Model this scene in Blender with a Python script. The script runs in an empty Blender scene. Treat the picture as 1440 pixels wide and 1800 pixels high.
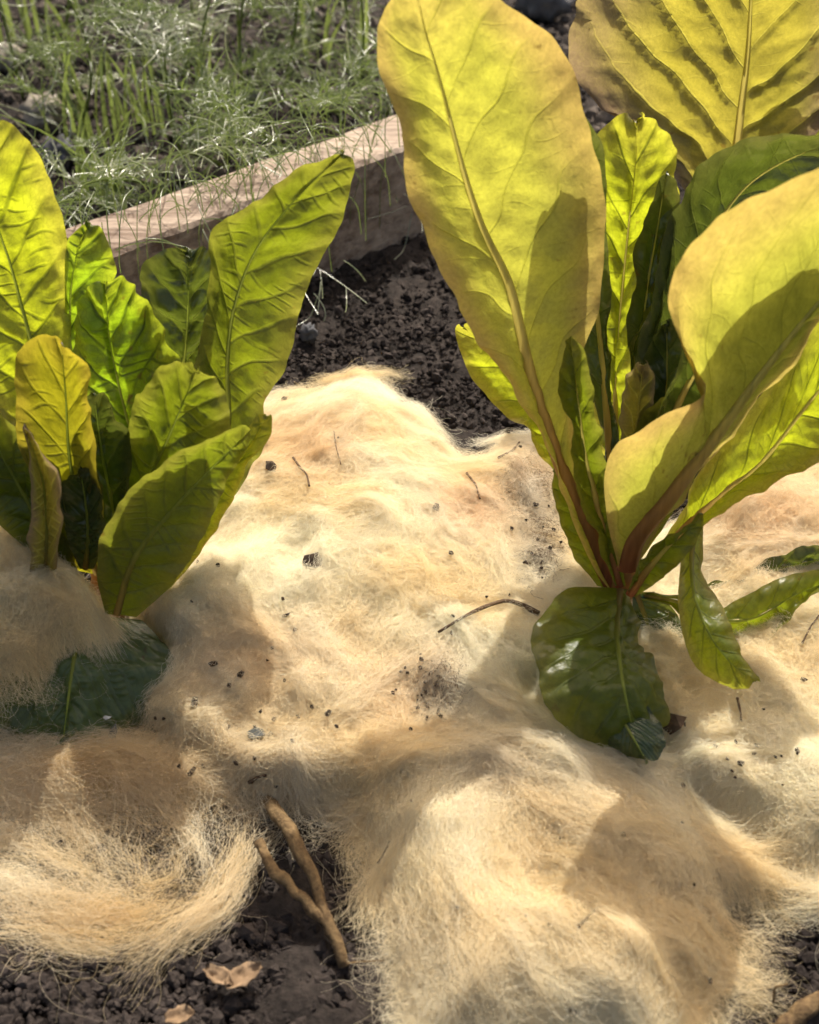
import bpy, math, random
import numpy as np
from mathutils import Vector

random.seed(7)
RNG = np.random.default_rng(11)
SC = bpy.context.scene
COL = SC.collection

# ------------------------------------------------------------------ camera
PITCH = math.radians(42.0)
F = 900.0 / math.tan(math.radians(25.0))        # focal length in photo pixels
CAM = np.array([0.0, -0.386, 0.388])
cd = bpy.data.cameras.new('camera')
cam = bpy.data.objects.new('camera', cd)
COL.objects.link(cam)
cam.location = CAM
cam.rotation_euler = (math.pi / 2 - PITCH, 0, 0)
cd.sensor_fit = 'VERTICAL'
cd.angle_y = math.radians(50.0)
cd.clip_start = 0.01
cd.clip_end = 200.0
cd.dof.use_dof = True
cd.dof.focus_distance = 0.52
cd.dof.aperture_fstop = 8.0
SC.camera = cam

# ------------------------------------------------------------------ world, sun, exposure
SUN_ELEV = math.radians(51.0)
SUN_AZ = math.radians(15.0)                     # clockwise from +Y (away from camera) towards +X
w = bpy.data.worlds.new('World')
SC.world = w
w.use_nodes = True
nt = w.node_tree
bg = nt.nodes['Background']
sky = nt.nodes.new('ShaderNodeTexSky')
sky.sky_type = 'NISHITA'
sky.sun_disc = False
sky.dust_density = 6.0
sky.air_density = 0.7
sky.ozone_density = 0.4
sky.sun_elevation = SUN_ELEV
sky.sun_rotation = SUN_AZ
hazy = nt.nodes.new('ShaderNodeMix')             # a milky, slightly warm afternoon sky all round
hazy.data_type = 'RGBA'
hazy.blend_type = 'MULTIPLY'
hazy.inputs[0].default_value = 1.0
hazy.inputs[7].default_value = (1.0, 0.93, 0.80, 1)
nt.links.new(sky.outputs[0], hazy.inputs[6])
nt.links.new(hazy.outputs[2], bg.inputs[0])
bg.inputs[1].default_value = 0.135
sd = bpy.data.lights.new('sun', 'SUN')
sd.energy = 3.3
sd.angle = math.radians(0.5)
sd.color = (1.0, 0.945, 0.85)
sun = bpy.data.objects.new('sun', sd)
COL.objects.link(sun)
to_sun = Vector((math.sin(SUN_AZ) * math.cos(SUN_ELEV), math.cos(SUN_AZ) * math.cos(SUN_ELEV), math.sin(SUN_ELEV)))
sun.rotation_euler = to_sun.to_track_quat('Z', 'Y').to_euler()
sun.location = (0.8, 1.5, 2.0)
vs = SC.view_settings
vs.view_transform = 'Standard'
vs.look = 'None'
vs.gamma = 1.0
vs.use_curve_mapping = False
vs.exposure = 0.98
SC.cycles.max_bounces = 8
SC.cycles.diffuse_bounces = 6
SC.cycles.transmission_bounces = 6
SC.cycles.glossy_bounces = 2
SC.cycles.use_denoising = True
SC.cycles.adaptive_threshold = 0.02

# ------------------------------------------------------------------ helpers
UPV = np.array([0.0, math.sin(PITCH), math.cos(PITCH)])
FWD = np.array([0.0, math.cos(PITCH), -math.sin(PITCH)])
RGT = np.array([1.0, 0.0, 0.0])


def rays(px, py):
    px = np.asarray(px, float)[..., None]
    py = np.asarray(py, float)[..., None]
    return FWD + (px - 720) / F * RGT - (py - 900) / F * UPV


def at_y(px, py, y):
    """point of the place seen at a photo pixel, on the upright plane y"""
    d = rays(px, py)
    t = (np.asarray(y, float) - CAM[1]) / d[..., 1]
    return CAM + d * t[..., None]


def at_z(px, py, z):
    d = rays(px, py)
    t = (np.asarray(z, float) - CAM[2]) / d[..., 2]
    return CAM + d * t[..., None]


def to_px(p):
    q = p - CAM
    dz = q @ FWD
    return 720 + (q @ RGT) / dz * F, 900 - (q @ UPV) / dz * F


_perm = np.random.default_rng(3).permutation(512)
_grad = np.random.default_rng(4).uniform(0, 2 * np.pi, 512)


def perlin(x, y, seed=0):
    x = np.asarray(x, float) + seed * 17.31
    y = np.asarray(y, float) + seed * 9.77
    xi = np.floor(x).astype(int)
    yi = np.floor(y).astype(int)
    xf = x - xi
    yf = y - yi
    u = xf * xf * xf * (xf * (xf * 6 - 15) + 10)
    v = yf * yf * yf * (yf * (yf * 6 - 15) + 10)

    def g(ix, iy, dx, dy):
        a = _grad[(_perm[(_perm[ix & 511] + iy) & 511])]
        return np.cos(a) * dx + np.sin(a) * dy
    n00 = g(xi, yi, xf, yf)
    n10 = g(xi + 1, yi, xf - 1, yf)
    n01 = g(xi, yi + 1, xf, yf - 1)
    n11 = g(xi + 1, yi + 1, xf - 1, yf - 1)
    return 1.5 * ((n00 * (1 - u) + n10 * u) * (1 - v) + (n01 * (1 - u) + n11 * u) * v)


def fbm(x, y, seed=0, octs=4):
    s = 0
    a = 1.0
    for o in range(octs):
        s = s + a * perlin(x * 2 ** o, y * 2 ** o, seed + o * 5)
        a *= 0.5
    return s


def smooth(a, b, x):
    t = np.clip((x - a) / (b - a), 0, 1)
    return t * t * (3 - 2 * t)


def catmull(pts, n, bias=None):
    """resample a polyline (k,d) to n points with a smooth curve, by chord length"""
    p = np.asarray(pts, float)
    seg = np.sqrt(((p[1:, :2] - p[:-1, :2]) ** 2).sum(1)) + 1e-6
    s = np.concatenate([[0], np.cumsum(seg)])
    s /= s[-1]
    t = np.linspace(0, 1, n) if bias is None else bias
    m = np.zeros_like(p)
    m[1:-1] = (p[2:] - p[:-2]) / (s[2:] - s[:-2])[:, None]
    m[0] = (p[1] - p[0]) / (s[1] - s[0])
    m[-1] = (p[-1] - p[-2]) / (s[-1] - s[-2])
    k = np.clip(np.searchsorted(s, t, side='right') - 1, 0, len(s) - 2)
    h = s[k + 1] - s[k]
    q = ((t - s[k]) / h)[:, None]
    h = h[:, None]
    return ((2 * q ** 3 - 3 * q ** 2 + 1) * p[k] + (q ** 3 - 2 * q ** 2 + q) * h * m[k]
            + (-2 * q ** 3 + 3 * q ** 2) * p[k + 1] + (q ** 3 - q ** 2) * h * m[k + 1])


def mesh_obj(name, verts, faces, mat, parent=None, smooth_=True, attrs=None, origin=None):
    verts = np.asarray(verts, float)
    if parent is not None:
        verts = verts - np.array(world_loc(parent))
    elif origin is not None:
        verts = verts - np.array(origin)
    me = bpy.data.meshes.new(name)
    if isinstance(faces, np.ndarray):
        nf, ns = faces.shape
        me.vertices.add(len(verts))
        me.vertices.foreach_set('co', np.ascontiguousarray(verts, np.float32).ravel())
        me.loops.add(nf * ns)
        me.loops.foreach_set('vertex_index', np.ascontiguousarray(faces, np.int32).ravel())
        me.polygons.add(nf)
        me.polygons.foreach_set('loop_start', np.arange(0, nf * ns, ns, dtype=np.int32))
        me.update(calc_edges=True)
        me.validate()
    else:
        me.from_pydata(verts.tolist(), [], faces)
    if not smooth_:
        me.polygons.foreach_set('use_smooth', np.zeros(len(me.polygons), bool))
    if smooth_:
        me.polygons.foreach_set('use_smooth', np.ones(len(me.polygons), bool))
    for k, v in (attrs or {}).items():
        v = np.asarray(v, float)
        if v.ndim == 1:
            a = me.attributes.new(k, 'FLOAT', 'POINT')
            a.data.foreach_set('value', v)
        else:
            a = me.attributes.new(k, 'FLOAT_VECTOR', 'POINT')
            a.data.foreach_set('vector', v.ravel())
    me.update()
    me.materials.append(mat)
    o = bpy.data.objects.new(name, me)
    COL.objects.link(o)
    if parent is not None:
        o.parent = parent
    elif origin is not None:
        o.location = origin
    return o


_loc = {}


def world_loc(o):
    l = np.array(o.location)
    while o.parent:
        o = o.parent
        l = l + np.array(o.location)
    return l


def tag(o, label=None, cat=None, group=None, kind=None):
    if label: o['label'] = label
    if cat: o['category'] = cat
    if group: o['group'] = group
    if kind: o['kind'] = kind
    return o


def empty(name, loc):
    o = bpy.data.objects.new(name, None)
    COL.objects.link(o)
    o.location = loc
    o.empty_display_size = 0.02
    return o


def grid_faces(nr, nc):
    i = np.arange(nr * nc).reshape(nr, nc)
    return np.stack([i[:-1, :-1], i[:-1, 1:], i[1:, 1:], i[1:, :-1]], -1).reshape(-1, 4)


def tube(path, radii, sides=8, flat=1.0, cap=True, normal=None):
    """tapered tube along a path; flat < 1 squeezes it along the given normal"""
    path = np.asarray(path, float)
    n = len(path)
    radii = np.broadcast_to(np.asarray(radii, float), (n,))
    t = np.gradient(path, axis=0)
    t /= np.linalg.norm(t, axis=1)[:, None] + 1e-12
    ref = np.array([0.3, -0.8, 0.5]) if normal is None else np.asarray(normal)
    nn = np.broadcast_to(ref, (n, 3)) - (t * ref).sum(1)[:, None] * t if np.ndim(ref) == 1 else ref
    nn = nn / (np.linalg.norm(nn, axis=1)[:, None] + 1e-12)
    b = np.cross(t, nn)
    a = np.linspace(0, 2 * np.pi, sides, endpoint=False)
    ring = (path[:, None, :] + radii[:, None, None] * (np.cos(a)[None, :, None] * b[:, None, :]
            + flat * np.sin(a)[None, :, None] * nn[:, None, :]))
    v = ring.reshape(-1, 3)
    f = []
    for i in range(n - 1):
        for j in range(sides):
            k = (j + 1) % sides
            f.append((i * sides + j, i * sides + k, (i + 1) * sides + k, (i + 1) * sides + j))
    if cap:
        f.append(tuple(range(sides))[::-1])
        f.append(tuple((n - 1) * sides + j for j in range(sides)))
    return v, f


def curves_obj(name, pts, radius, mat, parent=None, attrs=None):
    """pts (N,K,3) world; radius (N,K)"""
    N, K, _ = pts.shape
    if parent is not None:
        pts = pts - world_loc(parent)
    hc = bpy.data.hair_curves.new(name)
    hc.add_curves([K] * N)
    hc.attributes['position'].data.foreach_set('vector', np.ascontiguousarray(pts, np.float32).ravel())
    ra = hc.attributes.get('radius') or hc.attributes.new('radius', 'FLOAT', 'POINT')
    ra.data.foreach_set('value', np.ascontiguousarray(radius, np.float32).ravel())
    for k, v in (attrs or {}).items():
        a = hc.attributes.new(k, 'FLOAT_VECTOR', 'CURVE')
        a.data.foreach_set('vector', np.ascontiguousarray(v, np.float32).ravel())
    hc.materials.append(mat)
    o = bpy.data.objects.new(name, hc)
    COL.objects.link(o)
    if parent is not None:
        o.parent = parent
    return o


# ------------------------------------------------------------------ materials
def new_mat(name):
    m = bpy.data.materials.new(name)
    m.use_nodes = True
    t = m.node_tree
    t.nodes.clear()
    out = t.nodes.new('ShaderNodeOutputMaterial')
    return m, t, out


def N(t, typ, **kw):
    n = t.nodes.new(typ)
    for k, v in kw.items():
        if k.startswith('i_'):
            key = k[2:]
            n.inputs[int(key) if key.isdigit() else key].default_value = v
        else:
            setattr(n, k, v)
    return n


def mixc(t, fac, a, b, blend='MIX'):
    n = t.nodes.new('ShaderNodeMix')
    n.data_type = 'RGBA'
    n.blend_type = blend
    for sock, val in ((n.inputs[0], fac), (n.inputs[6], a), (n.inputs[7], b)):
        if isinstance(val, bpy.types.NodeSocket):
            t.links.new(val, sock)
        elif isinstance(val, (int, float)):
            sock.default_value = val
        else:
            sock.default_value = (*val, 1)
    return n.outputs[2]


def ramp(t, src, *stops):
    n = t.nodes.new('ShaderNodeValToRGB')
    e = n.color_ramp.elements
    while len(e) < len(stops):
        e.new(0.5)
    for el, (p, c) in zip(e, stops):
        el.position = p
        el.color = (c, c, c, 1) if isinstance(c, (int, float)) else (*c, 1)
    t.links.new(src, n.inputs[0])
    return n.outputs[0]


def math_(t, op, a, b=0.0):
    n = t.nodes.new('ShaderNodeMath')
    n.operation = op
    for s, v in ((n.inputs[0], a), (n.inputs[1], b)):
        if isinstance(v, bpy.types.NodeSocket):
            t.links.new(v, s)
        else:
            s.default_value = v
    return n.outputs[0]


def leaf_mat(name, refl, trans, edge_refl, edge_trans, vein_refl, vein_trans, gloss=0.36, spec=0.45, edge_amt=0.8, tfac=0.5, net_amt=0.22, vein_amt=0.85):
    """thin blade: reflects and lets light through; veins, fine net, mottling and a tinted margin"""
    m, t, out = new_mat(name)
    pos = N(t, 'ShaderNodeAttribute', attribute_name='blade').outputs['Vector']
    lat = N(t, 'ShaderNodeSeparateXYZ')
    t.links.new(N(t, 'ShaderNodeAttribute', attribute_name='lateral').outputs['Vector'], lat.inputs[0])
    vmk = N(t, 'ShaderNodeSeparateXYZ')
    t.links.new(N(t, 'ShaderNodeAttribute', attribute_name='vein_mask').outputs['Vector'], vmk.inputs[0])

    def line(ph, spc, wid, msk):
        d = math_(t, 'MULTIPLY', math_(t, 'ABSOLUTE', math_(t, 'SUBTRACT', ph, math_(t, 'ROUND', ph))), spc)
        d = math_(t, 'DIVIDE', d, wid)
        k = N(t, 'ShaderNodeMapRange', interpolation_type='SMOOTHSTEP')
        for q, val in ((1, 0.15), (2, 1.0), (3, 1.0), (4, 0.0)):
            k.inputs[q].default_value = val
        t.links.new(d, k.inputs[0])
        return math_(t, 'MULTIPLY', k.outputs[0], msk)
    w1 = math_(t, 'MULTIPLY', vmk.outputs[2], 0.00095)
    w2 = math_(t, 'MULTIPLY', vmk.outputs[2], 0.00062)
    vein = math_(t, 'MAXIMUM', line(lat.outputs[0], lat.outputs[2], w1, vmk.outputs[0]),
                 line(lat.outputs[1], math_(t, 'DIVIDE', lat.outputs[2], 3.1), w2, vmk.outputs[1]))
    edge = N(t, 'ShaderNodeAttribute', attribute_name='edge').outputs['Fac']
    mot = N(t, 'ShaderNodeTexNoise', i_Scale=38.0, i_Detail=5.0, i_Roughness=0.6)
    t.links.new(pos, mot.inputs['Vector'])
    big = N(t, 'ShaderNodeTexNoise', i_Scale=13.0, i_Detail=2.0)
    t.links.new(pos, big.inputs['Vector'])
    vo = N(t, 'ShaderNodeTexVoronoi', feature='DISTANCE_TO_EDGE', i_Scale=300.0)
    wob = N(t, 'ShaderNodeTexNoise', i_Scale=90.0, i_Detail=2.0)
    t.links.new(pos, wob.inputs['Vector'])
    wv = N(t, 'ShaderNodeVectorMath', operation='SCALE', i_Scale=0.006)
    t.links.new(wob.outputs['Color'], wv.inputs[0])
    ad = N(t, 'ShaderNodeVectorMath', operation='ADD')
    t.links.new(pos, ad.inputs[0])
    t.links.new(wv.outputs[0], ad.inputs[1])
    t.links.new(ad.outputs[0], vo.inputs['Vector'])
    net = ramp(t, vo.outputs['Distance'], (0.0, 0.55), (0.09, 0.0))
    vv = math_(t, 'MAXIMUM', math_(t, 'MULTIPLY', vein, vein_amt), math_(t, 'MULTIPLY', net, net_amt))
    eamt = math_(t, 'MULTIPLY', math_(t, 'MULTIPLY', edge, ramp(t, big.outputs['Fac'], (0.3, 0.55), (0.65, 1.0))), edge_amt)
    fine = N(t, 'ShaderNodeTexNoise', i_Scale=520.0, i_Detail=3.0, i_Roughness=0.7)
    t.links.new(pos, fine.inputs['Vector'])
    mm = math_(t, 'MULTIPLY', ramp(t, mot.outputs['Fac'], (0.3, 0.82), (0.66, 1.0)), ramp(t, fine.outputs['Fac'], (0.32, 0.78), (0.64, 1.0)))
    c1 = mixc(t, vv, mixc(t, eamt, refl, edge_refl), vein_refl)
    sp = N(t, 'ShaderNodeTexNoise', i_Scale=170.0, i_Detail=2.0)
    t.links.new(pos, sp.inputs['Vector'])
    spot = math_(t, 'MULTIPLY', sp.outputs['Fac'], ramp(t, big.outputs['Fac'], (0.45, 0.75), (0.65, 1.0)))
    spot = ramp(t, spot, (0.62, 0.0), (0.70, 0.6))
    c1 = mixc(t, spot, c1, (0.14, 0.075, 0.02))
    c1 = mixc(t, 1.0, c1, mm, 'MULTIPLY')
    c2 = mixc(t, vv, mixc(t, eamt, trans, edge_trans), vein_trans)
    c2 = mixc(t, spot, c2, (0.22, 0.12, 0.02))
    c2 = mixc(t, 1.0, c2, mm, 'MULTIPLY')
    wr = N(t, 'ShaderNodeTexNoise', i_Scale=210.0, i_Detail=4.0, i_Roughness=0.6, i_Distortion=0.8)
    t.links.new(pos, wr.inputs['Vector'])
    hgt = math_(t, 'SUBTRACT', math_(t, 'ADD', math_(t, 'MULTIPLY', mot.outputs['Fac'], 0.6), math_(t, 'MULTIPLY', wr.outputs['Fac'], 0.55)), math_(t, 'MULTIPLY', math_(t, 'MULTIPLY', vein, vein_amt), 0.7))
    bp = N(t, 'ShaderNodeBump', i_Strength=0.6, i_Distance=0.0012)
    t.links.new(hgt, bp.inputs['Height'])
    pb = N(t, 'ShaderNodeBsdfPrincipled', i_Roughness=gloss)
    pb.inputs['Specular IOR Level'].default_value = spec
    t.links.new(c1, pb.inputs['Base Color'])
    t.links.new(bp.outputs[0], pb.inputs['Normal'])
    tr = N(t, 'ShaderNodeBsdfTranslucent')
    t.links.new(c2, tr.inputs[0])
    t.links.new(bp.outputs[0], tr.inputs['Normal'])
    mx = N(t, 'ShaderNodeMixShader', i_0=tfac)
    t.links.new(pb.outputs[0], mx.inputs[1])
    t.links.new(tr.outputs[0], mx.inputs[2])
    t.links.new(mx.outputs[0], out.inputs[0])
    return m


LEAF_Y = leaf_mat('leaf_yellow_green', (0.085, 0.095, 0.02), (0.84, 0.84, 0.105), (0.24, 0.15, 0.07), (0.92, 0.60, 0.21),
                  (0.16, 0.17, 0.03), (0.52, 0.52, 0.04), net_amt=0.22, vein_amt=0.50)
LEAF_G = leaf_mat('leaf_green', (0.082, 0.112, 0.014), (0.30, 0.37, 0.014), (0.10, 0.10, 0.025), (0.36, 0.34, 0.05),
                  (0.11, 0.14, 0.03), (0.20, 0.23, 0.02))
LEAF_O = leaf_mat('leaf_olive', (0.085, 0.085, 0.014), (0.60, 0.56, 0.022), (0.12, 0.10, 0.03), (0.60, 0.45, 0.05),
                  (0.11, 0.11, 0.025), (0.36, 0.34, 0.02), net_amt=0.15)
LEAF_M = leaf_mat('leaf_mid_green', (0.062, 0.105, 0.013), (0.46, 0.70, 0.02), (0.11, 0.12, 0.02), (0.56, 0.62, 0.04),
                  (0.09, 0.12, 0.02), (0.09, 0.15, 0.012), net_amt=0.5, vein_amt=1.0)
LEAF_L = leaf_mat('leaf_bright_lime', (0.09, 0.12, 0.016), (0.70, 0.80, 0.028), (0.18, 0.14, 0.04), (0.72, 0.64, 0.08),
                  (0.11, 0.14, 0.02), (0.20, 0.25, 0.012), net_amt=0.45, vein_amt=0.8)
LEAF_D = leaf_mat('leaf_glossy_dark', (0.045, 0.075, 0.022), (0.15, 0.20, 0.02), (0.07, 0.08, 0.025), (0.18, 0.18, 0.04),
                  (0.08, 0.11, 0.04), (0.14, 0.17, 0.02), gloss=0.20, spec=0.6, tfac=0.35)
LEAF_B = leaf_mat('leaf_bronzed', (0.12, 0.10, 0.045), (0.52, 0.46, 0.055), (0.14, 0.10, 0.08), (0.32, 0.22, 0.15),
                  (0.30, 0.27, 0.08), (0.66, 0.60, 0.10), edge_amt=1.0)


LEAF_W = leaf_mat('leaf_blue_green', (0.10, 0.15, 0.06), (0.30, 0.40, 0.04), (0.13, 0.17, 0.09), (0.36, 0.40, 0.08),
                  (0.13, 0.18, 0.08), (0.22, 0.28, 0.04), gloss=0.3, spec=0.55)


def rib_mat(name, stops):
    m, t, out = new_mat(name)
    v = N(t, 'ShaderNodeAttribute', attribute_name='along').outputs['Fac']
    nz = N(t, 'ShaderNodeTexNoise', i_Scale=160.0, i_Detail=3.0)
    tc = N(t, 'ShaderNodeTexCoord')
    mp = N(t, 'ShaderNodeMapping')
    mp.inputs['Scale'].default_value = (3, 0.6, 0.4)
    t.links.new(tc.outputs['Object'], mp.inputs[0])
    t.links.new(mp.outputs[0], nz.inputs['Vector'])
    c = ramp(t, v, *stops)
    c = mixc(t, 1.0, c, ramp(t, nz.outputs['Fac'], (0.3, 0.7), (0.7, 1.0)), 'MULTIPLY')
    pb = N(t, 'ShaderNodeBsdfPrincipled', i_Roughness=0.38)
    pb.inputs['Specular IOR Level'].default_value = 0.35
    t.links.new(c, pb.inputs['Base Color'])
    tr = N(t, 'ShaderNodeBsdfTranslucent')
    t.links.new(c, tr.inputs[0])
    mx = N(t, 'ShaderNodeMixShader', i_0=0.5)
    t.links.new(pb.outputs[0], mx.inputs[1])
    t.links.new(tr.outputs[0], mx.inputs[2])
    t.links.new(mx.outputs[0], out.inputs[0])
    return m


RIB = rib_mat('midrib_flesh', [(0.0, (0.30, 0.10, 0.045)), (0.22, (0.42, 0.24, 0.07)), (0.45, (0.56, 0.46, 0.11)), (1.0, (0.60, 0.56, 0.12))])
RIBG = rib_mat('midrib_green', [(0.0, (0.26, 0.17, 0.05)), (0.3, (0.24, 0.26, 0.04)), (1.0, (0.30, 0.38, 0.05))])


def fibre_mat():
    m, t, out = new_mat('wool_fibre')
    c = N(t, 'ShaderNodeAttribute', attribute_name='tint').outputs['Color']
    df = N(t, 'ShaderNodeBsdfDiffuse')
    tr = N(t, 'ShaderNodeBsdfTranslucent')
    t.links.new(c, df.inputs[0])
    t.links.new(c, tr.inputs[0])
    mx = N(t, 'ShaderNodeMixShader', i_0=0.5)
    t.links.new(df.outputs[0], mx.inputs[1])
    t.links.new(tr.outputs[0], mx.inputs[2])
    gl = N(t, 'ShaderNodeBsdfAnisotropic', i_Roughness=0.42)
    gl.inputs[0].default_value = (0.9, 0.85, 0.75, 1)
    m2 = N(t, 'ShaderNodeMixShader', i_0=0.06)
    t.links.new(mx.outputs[0], m2.inputs[1])
    t.links.new(gl.outputs[0], m2.inputs[2])
    t.links.new(m2.outputs[0], out.inputs[0])
    return m


def felt_mat():
    m, t, out = new_mat('wool_felt')
    c = N(t, 'ShaderNodeAttribute', attribute_name='tint').outputs['Color']
    tc = N(t, 'ShaderNodeTexCoord')
    nz = N(t, 'ShaderNodeTexNoise', i_Scale=420.0, i_Detail=5.0, i_Distortion=1.6)
    t.links.new(tc.outputs['Object'], nz.inputs['Vector'])
    c2 = mixc(t, 1.0, c, ramp(t, nz.outputs['Fac'], (0.3, 0.62), (0.65, 1.0)), 'MULTIPLY')
    bp = N(t, 'ShaderNodeBump', i_Strength=0.8, i_Distance=0.003)
    t.links.new(nz.outputs['Fac'], bp.inputs['Height'])
    df = N(t, 'ShaderNodeBsdfDiffuse')
    t.links.new(c2, df.inputs[0])
    t.links.new(bp.outputs[0], df.inputs['Normal'])
    t.links.new(df.outputs[0], out.inputs[0])
    return m


FIBRE = fibre_mat()
FELT = felt_mat()


def rough_mat(name, c_dark, c_light, scale=60.0, rough=0.95, bump=0.5, dist=0.004, spec=0.2, coord='Object', stretch=(1, 1, 1)):
    m, t, out = new_mat(name)
    tc = N(t, 'ShaderNodeTexCoord')
    mp = N(t, 'ShaderNodeMapping')
    mp.inputs['Scale'].default_value = stretch
    t.links.new(tc.outputs[coord], mp.inputs[0])
    nz = N(t, 'ShaderNodeTexNoise', i_Scale=scale, i_Detail=8.0, i_Roughness=0.65)
    t.links.new(mp.outputs[0], nz.inputs['Vector'])
    n2 = N(t, 'ShaderNodeTexNoise', i_Scale=scale * 0.13, i_Detail=3.0)
    t.links.new(mp.outputs[0], n2.inputs['Vector'])
    f = math_(t, 'ADD', math_(t, 'MULTIPLY', nz.outputs['Fac'], 0.6), math_(t, 'MULTIPLY', n2.outputs['Fac'], 0.4))
    c = mixc(t, ramp(t, f, (0.38, 0.0), (0.64, 1.0)), c_dark, c_light)
    bp = N(t, 'ShaderNodeBump', i_Strength=bump, i_Distance=dist)
    t.links.new(nz.outputs['Fac'], bp.inputs['Height'])
    pb = N(t, 'ShaderNodeBsdfPrincipled', i_Roughness=rough)
    pb.inputs['Specular IOR Level'].default_value = spec
    t.links.new(c, pb.inputs['Base Color'])
    t.links.new(bp.outputs[0], pb.inputs['Normal'])
    t.links.new(pb.outputs[0], out.inputs[0])
    return m


SOIL = rough_mat('dark_soil', (0.010, 0.008, 0.007), (0.045, 0.036, 0.031), scale=220.0, dist=0.003, bump=0.9)
CLOD = rough_mat('soil_clod', (0.012, 0.009, 0.008), (0.056, 0.045, 0.040), scale=260.0, dist=0.002, bump=0.8)
WOOD = rough_mat('weathered_wood', (0.13, 0.09, 0.068), (0.46, 0.375, 0.30), scale=150.0, dist=0.0025, bump=0.9, stretch=(0.10, 1, 1))
STONE = rough_mat('grey_stone', (0.18, 0.16, 0.13), (0.36, 0.32, 0.26), scale=80.0, dist=0.002)
DARKSTONE = rough_mat('dark_stone', (0.07, 0.07, 0.075), (0.17, 0.17, 0.175), scale=80.0, dist=0.002)
ROOT = rough_mat('root_bark', (0.055, 0.033, 0.018), (0.215, 0.145, 0.070), scale=420.0, dist=0.0016, bump=1.0)
TWIG = rough_mat('dark_twig', (0.045, 0.027, 0.016), (0.13, 0.085, 0.05), scale=300.0, dist=0.0006)
CRUMB = rough_mat('black_crumb', (0.010, 0.007, 0.005), (0.045, 0.028, 0.016), scale=400.0, dist=0.0008)
GREYBIT = rough_mat('grey_flake', (0.05, 0.055, 0.05), (0.13, 0.13, 0.12), scale=300.0, dist=0.0006)
WHITEBIT = rough_mat('pale_flake', (0.45, 0.42, 0.38), (0.75, 0.70, 0.64), scale=300.0, dist=0.0006)
CHIP = rough_mat('dry_leaf_flake', (0.13, 0.085, 0.05), (0.30, 0.21, 0.13), scale=200.0, dist=0.0006)
STRAW = rough_mat('dry_straw', (0.30, 0.24, 0.13), (0.52, 0.43, 0.26), scale=200.0, dist=0.0004)


def thread_mat(name, c_refl, c_trans, gl=0.12):
    m, t, out = new_mat(name)
    df = N(t, 'ShaderNodeBsdfDiffuse')
    df.inputs[0].default_value = (*c_refl, 1)
    tr = N(t, 'ShaderNodeBsdfTranslucent')
    tr.inputs[0].default_value = (*c_trans, 1)
    mx = N(t, 'ShaderNodeMixShader', i_0=0.4)
    t.links.new(df.outputs[0], mx.inputs[1])
    t.links.new(tr.outputs[0], mx.inputs[2])
    g = N(t, 'ShaderNodeBsdfAnisotropic', i_Roughness=0.25)
    m2 = N(t, 'ShaderNodeMixShader', i_0=gl)
    t.links.new(mx.outputs[0], m2.inputs[1])
    t.links.new(g.outputs[0], m2.inputs[2])
    t.links.new(m2.outputs[0], out.inputs[0])
    return m


DILL = thread_mat('dill_thread', (0.075, 0.105, 0.035), (0.19, 0.26, 0.06), gl=0.08)
DILLPALE = thread_mat('dill_thread_pale', (0.22, 0.25, 0.14), (0.32, 0.38, 0.17), gl=0.2)
GRASS = thread_mat('grass_blade', (0.11, 0.14, 0.045), (0.26, 0.34, 0.08), gl=0.05)

# ------------------------------------------------------------------ wool surface model
XS = np.arange(-0.26, 0.2601, 0.0016)
YS = np.arange(-0.26, 0.20, 0.0016)
GX, GY = np.meshgrid(XS, YS)


def px_xy(px, py, z=0.025):
    p = at_z(px, py, z)
    return p[..., 0], p[..., 1]


TUFTS = {
    'main': [(440, 730), (480, 700), (560, 690), (620, 655), (680, 665), (720, 705), (770, 760), (800, 800), (840, 806), (880, 775), (960, 770), (1010, 840),
             (1120, 980), (1090, 1060), (1030, 1100), (960, 1240), (1040, 1310), (1000, 1400), (850, 1400), (700, 1440), (620, 1410), (570, 1420), (440, 1405),
             (330, 1330), (240, 1260), (300, 1150), (220, 1120), (200, 1040), (330, 930)],
    'front': [(585, 1420), (690, 1350), (850, 1300), (1050, 1290), (1180, 1330), (1260, 1430), (1330, 1500), (1440, 1540), (1560, 1560),
              (1560, 1660), (1430, 1600), (1290, 1600), (1270, 1700), (1210, 1770), (1170, 1870), (740, 1870), (710, 1740), (685, 1640), (655, 1520), (605, 1460)],
    'right': [(1000, 1000), (1150, 940), (1240, 880), (1440, 790), (1580, 760), (1600, 1600), (1440, 1560), (1330, 1510), (1250, 1420), (1160, 1340), (1010, 1300), (960, 1150)],
    'left': [(-120, 1245), (60, 1300), (190, 1290), (330, 1300), (450, 1385), (420, 1470), (375, 1550), (290, 1610), (230, 1630), (165, 1655),
             (110, 1625), (0, 1585), (-120, 1560)],
    'wad': [(-100, 950), (60, 970), (110, 1010), (150, 1050), (190, 1060), (210, 1105), (180, 1135), (120, 1175), (0, 1220), (-100, 1240)],
}
BUMPS = [  # photo px of the lump, radius in px, height in m
    (560, 790, 110, .012), (690, 800, 110, .013), (890, 860, 80, .008), (500, 880, 90, .008), (390, 1080, 110, .022), (650, 1000, 110, .020), (520, 1000, 30, -.006),
    (880, 1120, 130, .008), (600, 1270, 120, .008), (772, 1205, 42, .006),
    (770, 1390, 85, .016), (780, 1620, 100, .012), (1080, 1690, 110, .014), (960, 1640, 60, .007), (1050, 1430, 110, .012), (1200, 1460, 70, .006), (900, 1380, 45, -.006),
    (930, 1520, 60, -.010), (1130, 1580, 60, -.008),
    (1350, 1350, 140, .010), (1350, 930, 120, .020), (1200, 1300, 60, -.004),
    (190, 1340, 130, .012), (110, 1640, 80, .005), (330, 1580, 60, .003), 
]


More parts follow.
